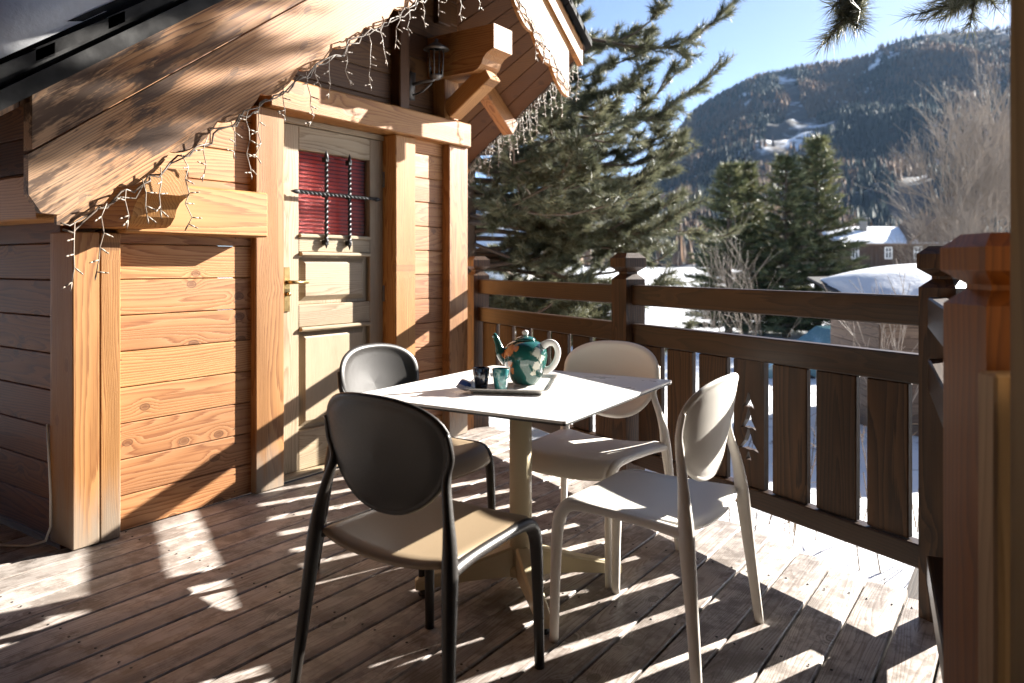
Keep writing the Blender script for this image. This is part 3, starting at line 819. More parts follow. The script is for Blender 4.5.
def smooth_path(ctrl, n=6):
    P = [Vector(c) for c in ctrl]; out = []
    for i in range(len(P) - 1):
        p0, p1, p2, p3 = P[max(i - 1, 0)], P[i], P[i + 1], P[min(i + 2, len(P) - 1)]
        for k in range(n):
            t = k / n
            out.append(.5 * ((2 * p1) + (p2 - p0) * t + (2 * p0 - 5 * p1 + 4 * p2 - p3) * t * t + (3 * p1 - p0 - 3 * p2 + p3) * t ** 3))
    out.append(P[-1]); return out
def radii(vals, n):
    x = np.linspace(0, 1, len(vals)); return list(np.interp(np.linspace(0, 1, n), x, vals))
def make_chair(mat, label, loc, rz):
    ch = thing('cafe_chair', label, 'chair', loc, rz, 'chairs round the cafe table')
    m_ = M[mat]
    # seat: dished shell with a waterfall front
    nx, ny = 22, 22; mb = MB()
    def seat_z(u, v):
        z = .452 - .012 * (1 - u * u) * (1 - .6 * v) + .006 * abs(u) ** 3
        if v > .72: z -= .05 * ((v - .72) / .28) ** 2.2
        return z
    def plan(a, b_):   # rounded trapezium in [-1,1]^2
        w = .222 - .010 * b_; x = a * w * (1 - .06 * abs(b_) ** 6); y = .015 + b_ * .232 * (1 - .05 * abs(a) ** 6) + .012 * (1 - a * a) * (1 if b_ > 0 else .3) * b_
        return x, y
    for side in (0, 1):
        V = []
        for i in range(nx + 1):
            for j in range(ny + 1):
                a, b_ = -1 + 2 * i / nx, -1 + 2 * j / ny
                x, y = plan(a, b_); e = max(abs(a), abs(b_)); z = seat_z(a, b_)
                rnd_ = .009 * max(0, (e - .9) / .1) ** 2
                V.append((x, y, z - rnd_ if side == 0 else z - .026 + rnd_ * .7))
        Fq = []
        for i in range(nx):
            for j in range(ny):
                q = (i * (ny + 1) + j, (i + 1) * (ny + 1) + j, (i + 1) * (ny + 1) + j + 1, i * (ny + 1) + j + 1)
                Fq.append(q if side == 0 else q[::-1])
        mb.add(V, Fq, smooth=True)
    N_ = (nx + 1) * (ny + 1)
    ring = [i * (ny + 1) for i in range(nx + 1)] + [nx * (ny + 1) + j for j in range(1, ny + 1)] + [i * (ny + 1) + ny for i in range(nx - 1, -1, -1)] + [j for j in range(ny - 1, 0, -1)]
    for k in range(len(ring)):
        a, b_ = ring[k], ring[(k + 1) % len(ring)]; mb.f.append((b_, a, a + N_, b_ + N_)); mb.mi.append(0); mb.sm.append(True)
    mb.build('seat', M.get(mat + '_seat', m_), ch, recalc=True)
    # backrest: egg-shaped dished shell
    mb = MB(); A, B = .222, .165; nseg = 56
    rings = [0.0001, .3, .55, .75, .86, .895, .93, .965, .99, 1.0]
    cz = .689; tilt = math.radians(11)
    def bp_(r, th, side):
        ux, uz = math.cos(th), math.sin(th)
        e = 2.25; k_ = (abs(ux) ** e + abs(uz) ** e) ** (-1 / e)
        ux *= k_; uz *= k_
        x = A * r * ux * (1 + .15 * uz * r); z = B * r * uz
        bow = .045 * (x / A) ** 2                       # wraps forwards at the sides
        dish = -.010 * (1 - (r / .86) ** 2) if r < .86 else .004 * math.sin(min(1, (r - .86) / .1) * math.pi)
        t_ = .008 * (1 - max(0, (r - .965) / .035) ** 2) if r > .965 else .008
        y = bow + (dish + t_ if side == 0 else (dish * .5) - t_)
        return Vector((x, -.218 + y * math.cos(tilt) - z * math.sin(tilt) , cz + z * math.cos(tilt) + y * math.sin(tilt)))
    for side in (0, 1):
        V = [bp_(r, 2 * math.pi * k / nseg, side) for r in rings for k in range(nseg)]; Fq = []
        for i in range(len(rings) - 1):
            for k in range(nseg):
                q = (i * nseg + k, i * nseg + (k + 1) % nseg, (i + 1) * nseg + (k + 1) % nseg, (i + 1) * nseg + k)
                Fq.append(q if side else q[::-1])
        mb.add(V, Fq, smooth=True)
    n_ = len(rings) * nseg; o_ = (len(rings) - 1) * nseg
    for k in range(nseg):
        mb.f.append((o_ + k, o_ + (k + 1) % nseg, n_ + o_ + (k + 1) % nseg, n_ + o_ + k)); mb.mi.append(0); mb.sm.append(True)
    mb.build('backrest', m_, ch, merge=True)
    for sx in (-1, 1):
        # rear leg runs on up into the side of the backrest
        p = smooth_path([(sx * .278, -.258, 0), (sx * .258, -.235, .22), (sx * .243, -.213, .42), (sx * .235, -.204, .50), (sx * .222, -.194, .565)] + [bp_(.985, th, 1) * 1 if sx > 0 else Vector((-bp_(.985, th, 1).x, bp_(.985, th, 1).y, bp_(.985, th, 1).z)) for th in (math.radians(-17), math.radians(2), math.radians(24))], 5)
        mb = MB(); mb.tube(p, radii([.0145, .0185, .024, .020, .0155, .0135, .0105, .007], len(p)), 12, flat=.85, ref=(0, 1, 0)); mb.build('leg', m_, ch)
        # front leg bends over into the side rail of the seat
        p = smooth_path([(sx * .212, .236, 0), (sx * .210, .232, .20), (sx * .208, .224, .36), (sx * .208, .205, .415), (sx * .210, .165, .438), (sx * .215, .06, .440), (sx * .226, -.10, .437), (sx * .240, -.205, .432)], 6)
        mb = MB(); mb.tube(p, radii([.0145, .016, .019, .021, .018, .014, .015, .018], len(p)), 12, ref=(1, 0, 0)); mb.build('leg', m_, ch)
    return ch
make_chair('white_plastic', 'white plastic chair at the front right, its oval back towards the railing corner', (2.222, 1.0, 0), 0)
make_chair('white_plastic', 'white plastic chair behind the table, its oval back against the railing pickets', (2.69, 1.485, 0), math.radians(90))
make_chair('taupe', 'dark brown plastic chair in the left foreground with its shaded back to the camera', (1.615, 1.40, 0), math.radians(-90))
make_chair('taupe', 'dark brown plastic chair by the door with sun glare on its oval back', (2.24, 2.035, 0), math.radians(180))

# ---- tray, teapot, cups, sachet
TA = math.atan2(.445, .895); tc_ = Vector((2.275, 1.571, TZ + .001))
tray = thing('serving_tray', 'pale rectangular serving tray on the white table', 'tray', tc_, TA)
mb = MB(); lx, ly = .2, .148
secs = [(lx - .035, ly - .035, .003), (lx - .022, ly - .022, .004), (lx - .008, ly - .008, .015), (lx, ly, .018), (lx, ly, .015), (lx - .012, ly - .012, .008), (lx - .024, ly - .024, .0)]
V = []; Fq = []
for a, b_, z in secs:
    for q in rsq(1, .12, 4): 
        V.append((q[0] * a, q[1] * b_, z))
m_ = len(rsq(1, .12, 4))
for i in range(len(secs) - 1):
    for k in range(m_): Fq.append((i * m_ + k, i * m_ + (k + 1) % m_, (i + 1) * m_ + (k + 1) % m_, (i + 1) * m_ + k))
Fq += [tuple(range(m_)), tuple((len(secs) - 1) * m_ + k for k in range(m_))[::-1]]
mb.add(V, Fq, smooth=False); mb.build('tray_plate', M['tray'], tray, recalc=True)

# painted teal glaze with orange blossom
m, nt, b = new_mat('teal_glaze'); N = NT(nt)
p = N.n('ShaderNodeTexCoord').outputs['Object']
wob = N.n('ShaderNodeTexNoise'); wob.inputs['Scale'].default_value = 75.; wob.inputs['Detail'].default_value = 3.; N.l(p, wob.inputs['Vector'])
vm = N.n('ShaderNodeVectorMath', operation='MULTIPLY_ADD'); N.l(wob.outputs['Color'], vm.inputs[0]); vm.inputs[1].default_value = (.024,) * 3; N.l(p, vm.inputs[2])
col = N.mix(N.noise(p, 22., 4.), (.006, .05, .043), (.017, .105, .09))
def blob(c, r, colr, col, petals=True):
    d = N.n('ShaderNodeVectorMath', operation='DISTANCE'); N.l(vm.outputs[0], d.inputs[0]); d.inputs[1].default_value = c
    return N.mix(N.smooth(d.outputs['Value'], r * .75, r, 1., 0.), col, colr)
pet = N.mix(N.noise(p, 120., 2.), (.50, .10, .03), (.75, .35, .12))
for c, r in (((-.050, -.050, .128), .028), ((-.068, -.030, .112), .020), ((-.028, -.066, .135), .014), ((-.048, -.058, .080), .013), ((-.042, -.058, .056), .013)):
    col = blob(tuple(q + .012 for q in c), r, pet, col)
for c, r in (((.048, -.060, .122), .020), ((.060, -.046, .098), .017), ((.045, -.060, .072), .019), ((.034, -.058, .05), .012)):
    col = blob(tuple(q + .012 for q in c), r, (.62, .62, .52), col)
N.l(col, b.inputs['Base Color']); b.inputs['Roughness'].default_value = .12; b.inputs['Coat Weight'].default_value = .7; b.inputs['Coat Roughness'].default_value = .04; M['teal'] = m
pot_loc = Vector((2.315, 1.548, TZ + .005))
# local -Y faces the photographer, +X to the photographer's right
PA = math.atan2(RIGHT.y, RIGHT.x) - .12
pot = thing('teapot', 'glossy teal green teapot painted with orange blossom, on the tray', 'teapot', pot_loc, PA)
mb = MB(); mb.lathe([(.0, .002), (.044, .002), (.046, .006), (.055, .016), (.070, .045), (.079, .078), (.082, .105), (.078, .128), (.066, .146), (.048, .157), (.036, .161), (.030, .158)], seg=48); body = mb.build('pot_body', M['teal'], pot)
mb = MB(); mb.lathe([(.037, .160), (.040, .163), (.034, .170), (.018, .176), (.007, .178)], seg=40); lid = mb.build('lid', M['teal'], pot)
mb = MB(); mb.lathe([(.008, .176), (.010, .182), (.013, .189), (.010, .196), (.0, .199)], seg=24); mb.build('lid_knob', M['white_paint'], lid)  # glare on the knob is put in as plain white
sp_ = smooth_path([(-.066, 0, .085), (-.090, 0, .112), (-.100, 0, .140), (-.112, 0, .172), (-.120, 0, .180)], 5)
mb = MB(); mb.tube(sp_, radii([.026, .021, .014, .010, .0095], len(sp_)), 18, ref=(0, 1, 0)); mb.build('spout', M['teal'], pot)
hp = smooth_path([(.066, -.012, .142), (.090, -.016, .155), (.112, -.018, .148), (.122, -.018, .118), (.112, -.016, .082), (.092, -.012, .058), (.070, -.008, .050)], 6)
mb = MB(); mb.tube(hp, radii([.012, .0095, .0085, .0085, .0085, .0095, .012], len(hp)), 14, flat=1.3, ref=(0, 1, 0)); mb.build('handle', M['white_paint'], pot)
def cup(loc, mat, label):
    c = thing('tea_cup', label, 'cup', loc, 0)
    mb = MB(); mb.lathe([(0, .001), (.021, .001), (.022, .004), (.027, .04), (.0305, .074), (.0295, .0755), (.027, .074), (.024, .04), (.019, .008), (0, .006)], seg=32); mb.build('cup_body', M[mat], c)
    mb = MB(); mb.lathe([(0, .060), (.0254, .060)], seg=24); mb.build('tea', M['dark_tea'], c)
M['dark_tea'] = plain('tea', (.03, .012, .005), .08)
def glaze(name, c0, c1, c2):
    m, nt, b = new_mat(name); N = NT(nt); p = N.n('ShaderNodeTexCoord').outputs['Object']
    N.l(N.ramp(N.noise(p, 55., 4.), [(.42, c0), (.56, c1), (.68, c2)]), b.inputs['Base Color']); b.inputs['Roughness'].default_value = .14; b.inputs['Coat Weight'].default_value = .6; return m
M['cup_dark'] = glaze('dark_blue_glaze', (.008, .010, .016), (.012, .016, .03), (.06, .11, .18))
M['cup_teal'] = glaze('pale_teal_glaze', (.015, .10, .11), (.04, .20, .20), (.28, .42, .40))
cup((2.128, 1.612, TZ + .005), 'cup_dark', 'small black and blue tea cup on the tray, farther from the teapot')
cup((2.147, 1.540, TZ + .005), 'cup_teal', 'small pale teal tea cup on the tray, beside the teapot')
m, nt, b = new_mat('sachet_paper'); N = NT(nt); p = N.n('ShaderNodeTexCoord').outputs['Object']; sx = N.n('ShaderNodeSeparateXYZ'); N.l(p, sx.inputs[0])
N.l(N.mix(N.smooth(N.math('ABSOLUTE', sx.outputs[0]), .010, .012, 1., 0.), (.62, .60, .58), (.05, .12, .40)), b.inputs['Base Color']); b.inputs['Roughness'].default_value = .4; M['sachet'] = m
sa = MB(); n_ = 10; V = []; Fq = []
for side in (1, -1):
    for i in range(n_ + 1):
        for j in range(7):
            u_, v_ = i / n_ * 2 - 1, j / 6 * 2 - 1; V.append((u_ * .032, v_ * .022, side * .006 * (1 - u_ ** 4) * (1 - v_ ** 4) + side * .0006 + .004 * math.sin(u_ * 3)))
for s_ in range(2):
    for i in range(n_):
        for j in range(6):
            a = s_ * (n_ + 1) * 7 + i * 7 + j; q = (a, a + 7, a + 8, a + 1); Fq.append(q if s_ == 0 else q[::-1])
sa.add(V, Fq, smooth=True); so = sa.build('sugar_sachet', M['sachet'], merge=True, recalc=True)
so.location = (2.083, 1.652, TZ + .021); so.rotation_euler = (.35, -.25, .25); tag(so, 'small blue and white sugar sachet on the left end of the tray', 'sachet')

# ================================================================ TREES
def tubes_np(segs):
    """list of (p0,p1,r0,r1) -> 3-sided prisms as arrays"""
    S_ = np.array([(*a, *b_) for a, b_, _, _ in segs], np.float64); r0 = np.array([s_[2] for s_ in segs]); r1 = np.array([s_[3] for s_ in segs])
    p0, p1 = S_[:, :3], S_[:, 3:]; t = p1 - p0; t /= np.linalg.norm(t, axis=1)[:, None] + 1e-12
    ref = np.where(np.abs(t[:, 2:3]) < .9, np.array([[0, 0, 1.]]), np.array([[1., 0, 0]]))
    x = np.cross(ref, t); x /= np.linalg.norm(x, axis=1)[:, None] + 1e-12; y = np.cross(t, x)
    V = []; n = len(segs); K = 4
    for k in range(K):
        a = 2 * math.pi * k / K; V.append(p0 + (x * math.cos(a) + y * math.sin(a)) * r0[:, None])
    for k in range(K):
        a = 2 * math.pi * k / K; V.append(p1 + (x * math.cos(a) + y * math.sin(a)) * r1[:, None])
    V = np.stack(V, 1).reshape(-1, 3); base = np.arange(n)[:, None] * 2 * K
    Fq = np.concatenate([base + np.array([[k, (k + 1) % K, K + (k + 1) % K, K + k]]) for k in range(K)], 0)
    return V, Fq
def tufts_np(pos, dirs, scl, nneedle, length, width, spread, along, rng, droop=0.):
    """needle bunches: every needle is one thin triangle springing from a short twig"""
    n = len(pos); pos = np.repeat(np.asarray(pos), nneedle, 0); d = np.repeat(np.asarray(dirs), nneedle, 0); s_ = np.repeat(np.asarray(scl), nneedle)[:, None]
    N_ = n * nneedle
    rnd = rng.normal(size=(N_, 3)); rnd -= d * np.sum(rnd * d, 1)[:, None]; rnd /= np.linalg.norm(rnd, axis=1)[:, None] + 1e-9
    sp = rng.uniform(.25, 1., (N_, 1)) * spread
    nd = d + rnd * sp; nd[:, 2] -= droop; nd /= np.linalg.norm(nd, axis=1)[:, None]
    b0 = pos - d * (rng.uniform(0, 1, (N_, 1)) * along * s_)
    L = length * s_ * rng.uniform(.7, 1.1, (N_, 1))
    side = np.cross(nd, rng.normal(size=(N_, 3))); side /= np.linalg.norm(side, axis=1)[:, None] + 1e-9
    w = width * s_ / 2
    V = np.stack([b0 - side * w, b0 + side * w, b0 + nd * L], 1).reshape(-1, 3)
    tone = np.repeat(np.clip(np.repeat(rng.uniform(0, .75, n), nneedle) + rng.uniform(-.1, .35, N_), 0, 1), 3)
    return V, np.arange(N_ * 3).reshape(-1, 3), tone
def unit(v): v = np.asarray(v, float); return v / (np.linalg.norm(v) + 1e-12)

def branch(segs, tf, p, d, L, r, rng, depth, up=.25, twigs=9, droop=.0):
    """a limb that sags then lifts its tip, with side shoots; tf collects (pos,dir,scale)"""
    n = max(5, int(L / .22)); p = np.array(p, float); d = unit(d); st_ = L / n; pts = [p.copy()]; ds = [d.copy()]
    for i in range(n):
        f = i / n
        d = unit(d + rng.normal(scale=.10, size=3) + np.array([0, 0, (up * 2.2 * f - droop * (1 - f)) * st_ * 1.6]))
        q = p + d * st_; segs.append((p, q, r * (1 - .8 * f), r * (1 - .8 * (f + 1 / n)))); p = q; pts.append(p.copy()); ds.append(d.copy())
    if depth > 0:
        for k in range(twigs):
            f = .22 + .78 * (k + rng.uniform(0, 1)) / twigs; i = min(n, int(f * n)); dd = ds[i]
            s_ = unit(np.cross(dd, [0, 0, 1])) * rng.choice((-1, 1)); a = rng.uniform(.5, .95)
            nd = unit(dd * (1 - a * .55) + s_ * a + np.array([0, 0, rng.uniform(-.15, .35)]))
            branch(segs, tf, pts[i], nd, L * rng.uniform(.22, .42) * (1.1 - .5 * f), r * .42, rng, depth - 1, up * 1.3, max(3, twigs // 2))
    else:
        for i in range(max(1, n - 4), n + 1): tf.append((pts[i], ds[i], rng.uniform(.75, 1.15)))
    if depth > 0: tf.append((pts[-1], ds[-1], 1.1))
def bough(segs, tf, pts, r, rng, twigs, start=.5, tw=.45):
    P = [np.array(p) for p in smooth_path(pts, 8)]; n = len(P) - 1
    for i in range(n): segs.append((P[i], P[i + 1], r * (1 - .8 * i / n), r * (1 - .8 * (i + 1) / n)))
    for k in range(twigs):
        f = start + (1 - start) * (k + rng.uniform(0, 1)) / twigs; i = min(n - 1, int(f * n)); d = unit(P[i + 1] - P[i])
        s_ = unit(np.cross(d, [0, 0, 1])) * rng.choice((-1, 1)); nd = unit(d * .7 + s_ * rng.uniform(.3, .9) + np.array([0, 0, rng.uniform(-.4, .2)]))
        branch(segs, tf, P[i], nd, tw * rng.uniform(.5, 1.), r * .3, rng, 0, .25)
    d = unit(P[-1] - P[-2])
    for q in range(4): tf.append((P[-1] - d * .05 * q, d, 1.))
def pine(name, label, cat, base, height, r, limbs, seed, group=None, nneedle=34, nlen=.12, nwid=.0085, spread=1.4, mat='needle', lean=(0, 0), boughs=()):
    rng = np.random.default_rng(seed); segs = []; tf = []
    root = thing(name, label, cat, base, group=group)
    n = 14; P = [np.array([lean[0] * (i / n) ** 1.5, lean[1] * (i / n) ** 1.5, height * i / n]) for i in range(n + 1)]
    mb = MB(); mb.tube([tuple(p) for p in P], [r * (1 - .85 * i / n) for i in range(n + 1)], 12)
    tr = mb.build('trunk', M['bark'], root)
    for z, az, L, el, up in limbs:
        f = z / height; p = np.array([lean[0] * f ** 1.5, lean[1] * f ** 1.5, z])
        d = np.array([math.cos(az) * math.cos(el), math.sin(az) * math.cos(el), math.sin(el)])
        branch(segs, tf, p, d, L, max(.02, r * .20 * (1 - .5 * f)), rng, 2, up, 10, .12)
    for bp in boughs: bough(segs, tf, bp[0], bp[1], rng, bp[2], bp[3], bp[4])
    V, Fq = tubes_np(segs); raw_mesh('limbs', V, Fq, M['bark'], tr)
    pos = np.array([t[0] for t in tf]); dr = np.array([t[1] for t in tf]); sc_ = np.array([t[2] for t in tf])
    V, Fq, tone = tufts_np(pos, dr, sc_, nneedle, nlen, nwid, spread, .16, rng)
    raw_mesh('crown', V, Fq, M[mat], root, tone=tone)
    return root
AZF = math.atan2(FWD.y, FWD.x); AZR = math.atan2(RIGHT.y, RIGHT.x)
GZ = -1.0
rr_ = random.Random(4)
# the big pine behind the chalet corner; limbs reach to the right and towards the deck
limbs = []
for i in range(70):
    z = .7 + 7.8 * (i + rr_.random()) / 70
    az = rr_.choice((AZR, AZR, AZR, AZR + math.pi, AZF, AZF + math.pi)) + rr_.uniform(-.75, .75)
    L = (3.25 - .16 * abs(z - 3.5)) * rr_.uniform(.55, 1.0)
    limbs.append((z, az, L, rr_.uniform(-.22, .12), rr_.uniform(.12, .35)))
for i in range(40):
    limbs.append((.9 + 3.6 * rr_.random(), AZR + rr_.uniform(-.9, 1.1), rr_.uniform(1.5, 2.8), rr_.uniform(-.15, .15), rr_.uniform(.1, .3)))
def rt(r_, f_, z): v = RIGHT * (r_ * (1. if z > 4.4 or z > 3.3 and r_ < 1.5 else .97) + .27) + FWD * f_; return (v.x, v.y, z)
bp1 = [([(0, 0, 5.2), rt(1.15, -.3, 5.03), rt(2.1, -.5, 4.84), rt(2.6, -.55, 4.98), rt(3.17, -.6, 5.5)], .03, 26, .35, .5),
       ([(0, 0, 4.5), rt(1.0, -.4, 4.05), rt(1.97, -.6, 3.95), rt(2.35, -.6, 4.12), rt(2.73, -.6, 4.45)], .03, 24, .35, .5),
       ([(0, 0, 3.9), rt(1.1, -.5, 3.35), rt(1.8, -.8, 3.2), rt(2.3, -.9, 3.5)], .028, 24, .3, .55),
       ([(0, 0, 3.2), rt(1.2, -.6, 2.7), rt(1.9, -1., 2.55), rt(2.35, -1.1, 2.8)], .028, 24, .3, .55),
       ([(0, 0, 2.5), rt(1.1, -.8, 2.0), rt(1.7, -1.2, 1.8), rt(2.2, -1.3, 2.0)], .026, 22, .3, .55),
       ([(0, 0, 6.0), rt(.8, -.5, 5.75), rt(1.6, -.8, 5.75), rt(2.2, -.9, 6.2)], .03, 22, .35, .5)]
pine('pine_tree', 'large shaggy pine with long drooping limbs right behind the chalet corner', 'tree', at(-.62, 9.7, GZ), 10.5, .2, limbs, 21, boughs=bp1)
# pine off to the right whose boughs hang into the top of the view and shade the bargeboard
limbs = []
def toward(b, z, tx, ty, tz, up=.2):
    dx, dy = tx - b.x, ty - b.y; L = math.hypot(dx, dy); return (z - b.z, math.atan2(dy, dx), math.hypot(L, tz - z), math.atan2(tz - z, L), up)
B2 = Vector((6.3, -1.7, GZ))
def rel(p): return tuple(Vector(p) - B2)
T0 = lambda z: (B2.x, B2.y, z)
bo = []
bo.append(([(0, 0, 4.3), rel(at(2.3, 3.0, 2.95)), rel(at(1.55, 2.95, 2.42)), rel(at(1.36, 2.9, 2.26)), rel(at(1.27, 2.85, 2.11))], .018, 9, .72, .16))
bo.append(([(0, 0, 4.2), rel(at(2.5, 3.1, 2.75)), rel(at(1.98, 2.9, 2.34)), rel(at(1.70, 2.85, 2.19))], .018, 18, .58, .24))
bo.append(([(0, 0, 4.4), rel(at(2.2, 3.2, 2.9)), rel(at(1.6, 3.1, 2.56)), rel(at(1.45, 3.1, 2.42))], .014, 6, .75, .15))
for q in ((5.35, 1.25, 3.72), (5.0, 1.35, 3.42), (5.15, 1.45, 3.60), (4.8, 1.5, 3.27), (5.75, 1.1, 4.1)):
    bo.append(([(0, 0, 4.9), rel((q[0] + .5, q[1] - 1.4, q[2] + .45)), rel((q[0] + .15, q[1] - .4, q[2] + .12)), rel(q)], .022, 12, .6, .4))
for i in range(16): limbs.append((6.3 + 5 * rr_.random(), rr_.uniform(-2.6, .9), rr_.uniform(1.5, 3), rr_.uniform(-.1, .2), .2))
pine('pine_tree', 'pine standing outside the right edge, its boughs hanging into the top right corner', 'tree', B2, 12., .16, limbs, 33, nneedle=60, nlen=.095, nwid=.003, boughs=bo)

def spruce(label, base, h, rad, seed, group):
    rng = np.random.default_rng(seed); segs = []; tf = []
    root = thing('conifer', label, 'tree', base, group=group)
    mb = MB(); mb.tube([(0, 0, h * i / 8) for i in range(9)], [.13 * (1 - .95 * i / 8) for i in range(9)], 8); tr = mb.build('trunk', M['bark'], root)
    nw = int(h / .22)
    for w in range(nw):
        f = (w + .3) / nw; z = .35 + (h - .45) * f
        R_ = rad * (1 - f) ** .75 * rng.uniform(.75, 1.1) + .12
        for k in range(9):
            az = rng.uniform(0, 2 * math.pi); L = R_ * rng.uniform(.65, 1.1); el = .25 * f + .12 - .2 * (1 - f); n = max(3, int(L / .16))
            d = np.array([math.cos(az) * math.cos(el), math.sin(az) * math.cos(el), math.sin(el)]); p = np.array([0, 0, z])
            q = p + d * L; segs.append((p, q, .02, .006)); s_ = np.array([-math.sin(az), math.cos(az), 0])
            for i in range(n):
                g = (i + 1) / n; c = p + d * L * g + np.array([0, 0, .12 * g * g * L])
                for sg in (-1, 1):
                    nd = unit(d + s_ * sg * rng.uniform(.5, 1.1) + np.array([0, 0, rng.uniform(-.1, .4)]))
                    tf.append((c + nd * rng.uniform(.05, .22) * (1.3 - g), nd, rng.uniform(.8, 1.25)))
    V, Fq = tubes_np(segs); raw_mesh('limbs', V, Fq, M['bark'], tr)
    V, Fq, tone = tufts_np(np.array([t[0] for t in tf]), np.array([t[1] for t in tf]), np.array([t[2] for t in tf]), 10, .24, .03, .9, .2, rng)
    raw_mesh('crown', V, Fq, M['needle_dark'], root, tone=tone)
GRP = 'conifers beyond the railing'
for lab, s_, d_, h, R_, sd in (
    ('tallest pointed dark green conifer, rightmost of the clump beside the snowy shed roof', 8.75, 21.5, 5.9, 1.7, 41),
    ('dense dark conifer just left of the tallest pointed one', 7.75, 21.2, 5.3, 1.6, 42),
    ('round topped conifer in the middle of the clump', 7.0, 22.5, 5.3, 1.65, 43),
    ('leftmost conifer of the clump, next to the big shaggy pine', 6.3, 21.8, 5.2, 1.6, 44)):
    spruce(lab, at(s_, d_, GZ), h, R_, sd, GRP)

def bare(segs, p, d, L, r, rng, depth, kids, spread, upw):
    n = max(3, int(L / .3)) if depth else 3; p = np.array(p, float); d = unit(d); st_ = L / n; pts = []; ds = []
    for i in range(n):
        d = unit(d + rng.normal(scale=.09, size=3) + np.array([0, 0, upw * .06])); q = p + d * st_
        f = i / n; segs.append((p, q, r * (1 - .7 * f), r * (1 - .7 * (f + 1 / n)))); p = q; pts.append(p.copy()); ds.append(d.copy())
    if depth:
        for k in range(kids):
            i = int(rng.uniform(.25, 1) * n) if n > 1 else 0; i = min(n - 1, i)
            v = rng.normal(size=3); v -= ds[i] * v.dot(ds[i]); nd = unit(ds[i] + unit(v) * spread * rng.uniform(.5, 1.1))
            bare(segs, pts[i], nd, L * rng.uniform(.4, .65), r * .45, rng, depth - 1, kids, spread, upw)
def bare_tree(name, label, base, stems, L, r, depth, kids, seed, mat, group, spread=.6, rmin=.0, leanv=(0, 0)):
    rng = np.random.default_rng(seed); segs = []; tr = []
    root = thing(name, label, 'tree', base, group=group)
    for k in range(stems):
        a = rng.uniform(0, 6.28); d = np.array([math.cos(a) * .28 + leanv[0], math.sin(a) * .28 + leanv[1], 1.]); bare(segs, (.1 * math.cos(a), .1 * math.sin(a), 0), d, L * rng.uniform(.75, 1.1), r, rng, depth, kids, spread, 1.)
    segs = [(a, b_, max(c, rmin), max(e, rmin)) for a, b_, c, e in segs]
    th = r * .5
    big = [s_ for s_ in segs if s_[2] > th]; sm = [s_ for s_ in segs if s_[2] <= th]
    V, Fq = tubes_np(big); raw_mesh('trunk', V, Fq, M[mat], root)
    V, Fq = tubes_np(sm); raw_mesh('crown', V, Fq, M[mat], root)
RV = RIGHT
bare_tree('bare_tree', 'large leafless tree with a fine grey brown crown, right of the far house', at(15.3, 25, GZ), 7, 4.6, .05, 3, 8, 51, 'twig', None, .55, .0038, (-.16 * RV.x, -.16 * RV.y))
bare_tree('bare_tree', 'low leafless bushy tree behind the orange newel post', at(13.2, 22.5, GZ), 7, 2.1, .03, 3, 7, 52, 'twig', None, .65, .003)
bare_tree('bare_tree', 'paler leafless tree reaching out of the top right corner', at(19.0, 27, GZ), 5, 6.3, .06, 3, 8, 56, 'twig', None, .5, .004, (-.1 * RV.x, -.1 * RV.y))
bare_tree('bare_shrub', 'thin pale leafless sapling in front of the leftmost dark conifer', at(2.75, 10.5, GZ), 3, 1.9, .010, 2, 5, 53, 'pale_twig', 'bare saplings beyond the railing', .6, .002)
bare_tree('bare_shrub', 'thin pale leafless sapling in front of the tallest conifer', at(3.75, 11.0, GZ), 4, 1.7, .010, 2, 5, 54, 'pale_twig', 'bare saplings beyond the railing', .65, .002)
bare_tree('bare_shrub', 'leafless twiggy shrub against the shed wall', at(4.35, 8.8, GZ), 5, 1.25, .012, 2, 4, 55, 'pale_twig', None, .5, .003)

# dry stalks standing in the snow near the deck
rng = np.random.default_rng(5); segs = []
for i in range(150):
    s_, d_ = rng.uniform(.6, 5.2), rng.uniform(5.2, 13)
    if rng.random() < .4: s_, d_ = rng.uniform(2.2, 4.2), rng.uniform(4.6, 6.5)
    b_ = at(s_, d_, GZ - .05); h = rng.uniform(.25, .8); p = np.array(b_); lean = rng.normal(scale=.15, size=2)
    q = p + np.array([lean[0] * h, lean[1] * h, h]); segs.append((p, q, .006, .003)); 
    for k in range(3):
        f = rng.uniform(.4, .95); c = p + (q - p) * f; v = rng.normal(scale=.5, size=3); segs.append((c, c + unit(v + np.array([0, 0, .8])) * h * .25, .003, .002))
V, Fq = tubes_np(segs); tag(raw_mesh('dry_grass', V, Fq, M['stalk'], kind='stuff'), 'dry dark stalks standing in the snow below the railing', 'dry grass')

# ================================================================ GROUND
def gheight(s_, d_):
    r = math.hypot(s_, d_)
    z = GZ + (.07 * mnoise.noise((s_ * 2.6, d_ * 2.6, 9)) if r < 14 else 0) + .10 * mnoise.noise((s_ * .45, d_ * .45, 0)) + .05 * mnoise.noise((s_ * 1.4, d_ * 1.4, 4)) * (1 if r < 40 else .3)
    if r > 14: z += .30 * min(1, (r - 14) / 20) * mnoise.noise((s_ * .12, d_ * .12, 7)) + .012 * min(r - 14, 60)
    # banks shovelled up at the roadside
    for (cs, cd, w, h) in ((4.6, 30, 3.2, .75), (7.6, 32, 3.5, .7), (1.0, 34, 4, .5), (11, 33, 4, .6), (15, 36, 5, .9)):
        z += h * math.exp(-((s_ - cs) / w) ** 2 - ((d_ - cd) / 2.2) ** 2) * (1 + .35 * mnoise.noise((s_ * .9, d_ * .9, 2)))
    return z
V = []; Fq = []
rad = list(np.concatenate([np.linspace(.5, 14, 70), np.geomspace(14.4, 60, 60), np.geomspace(64, 2400, 26)])); na = 220
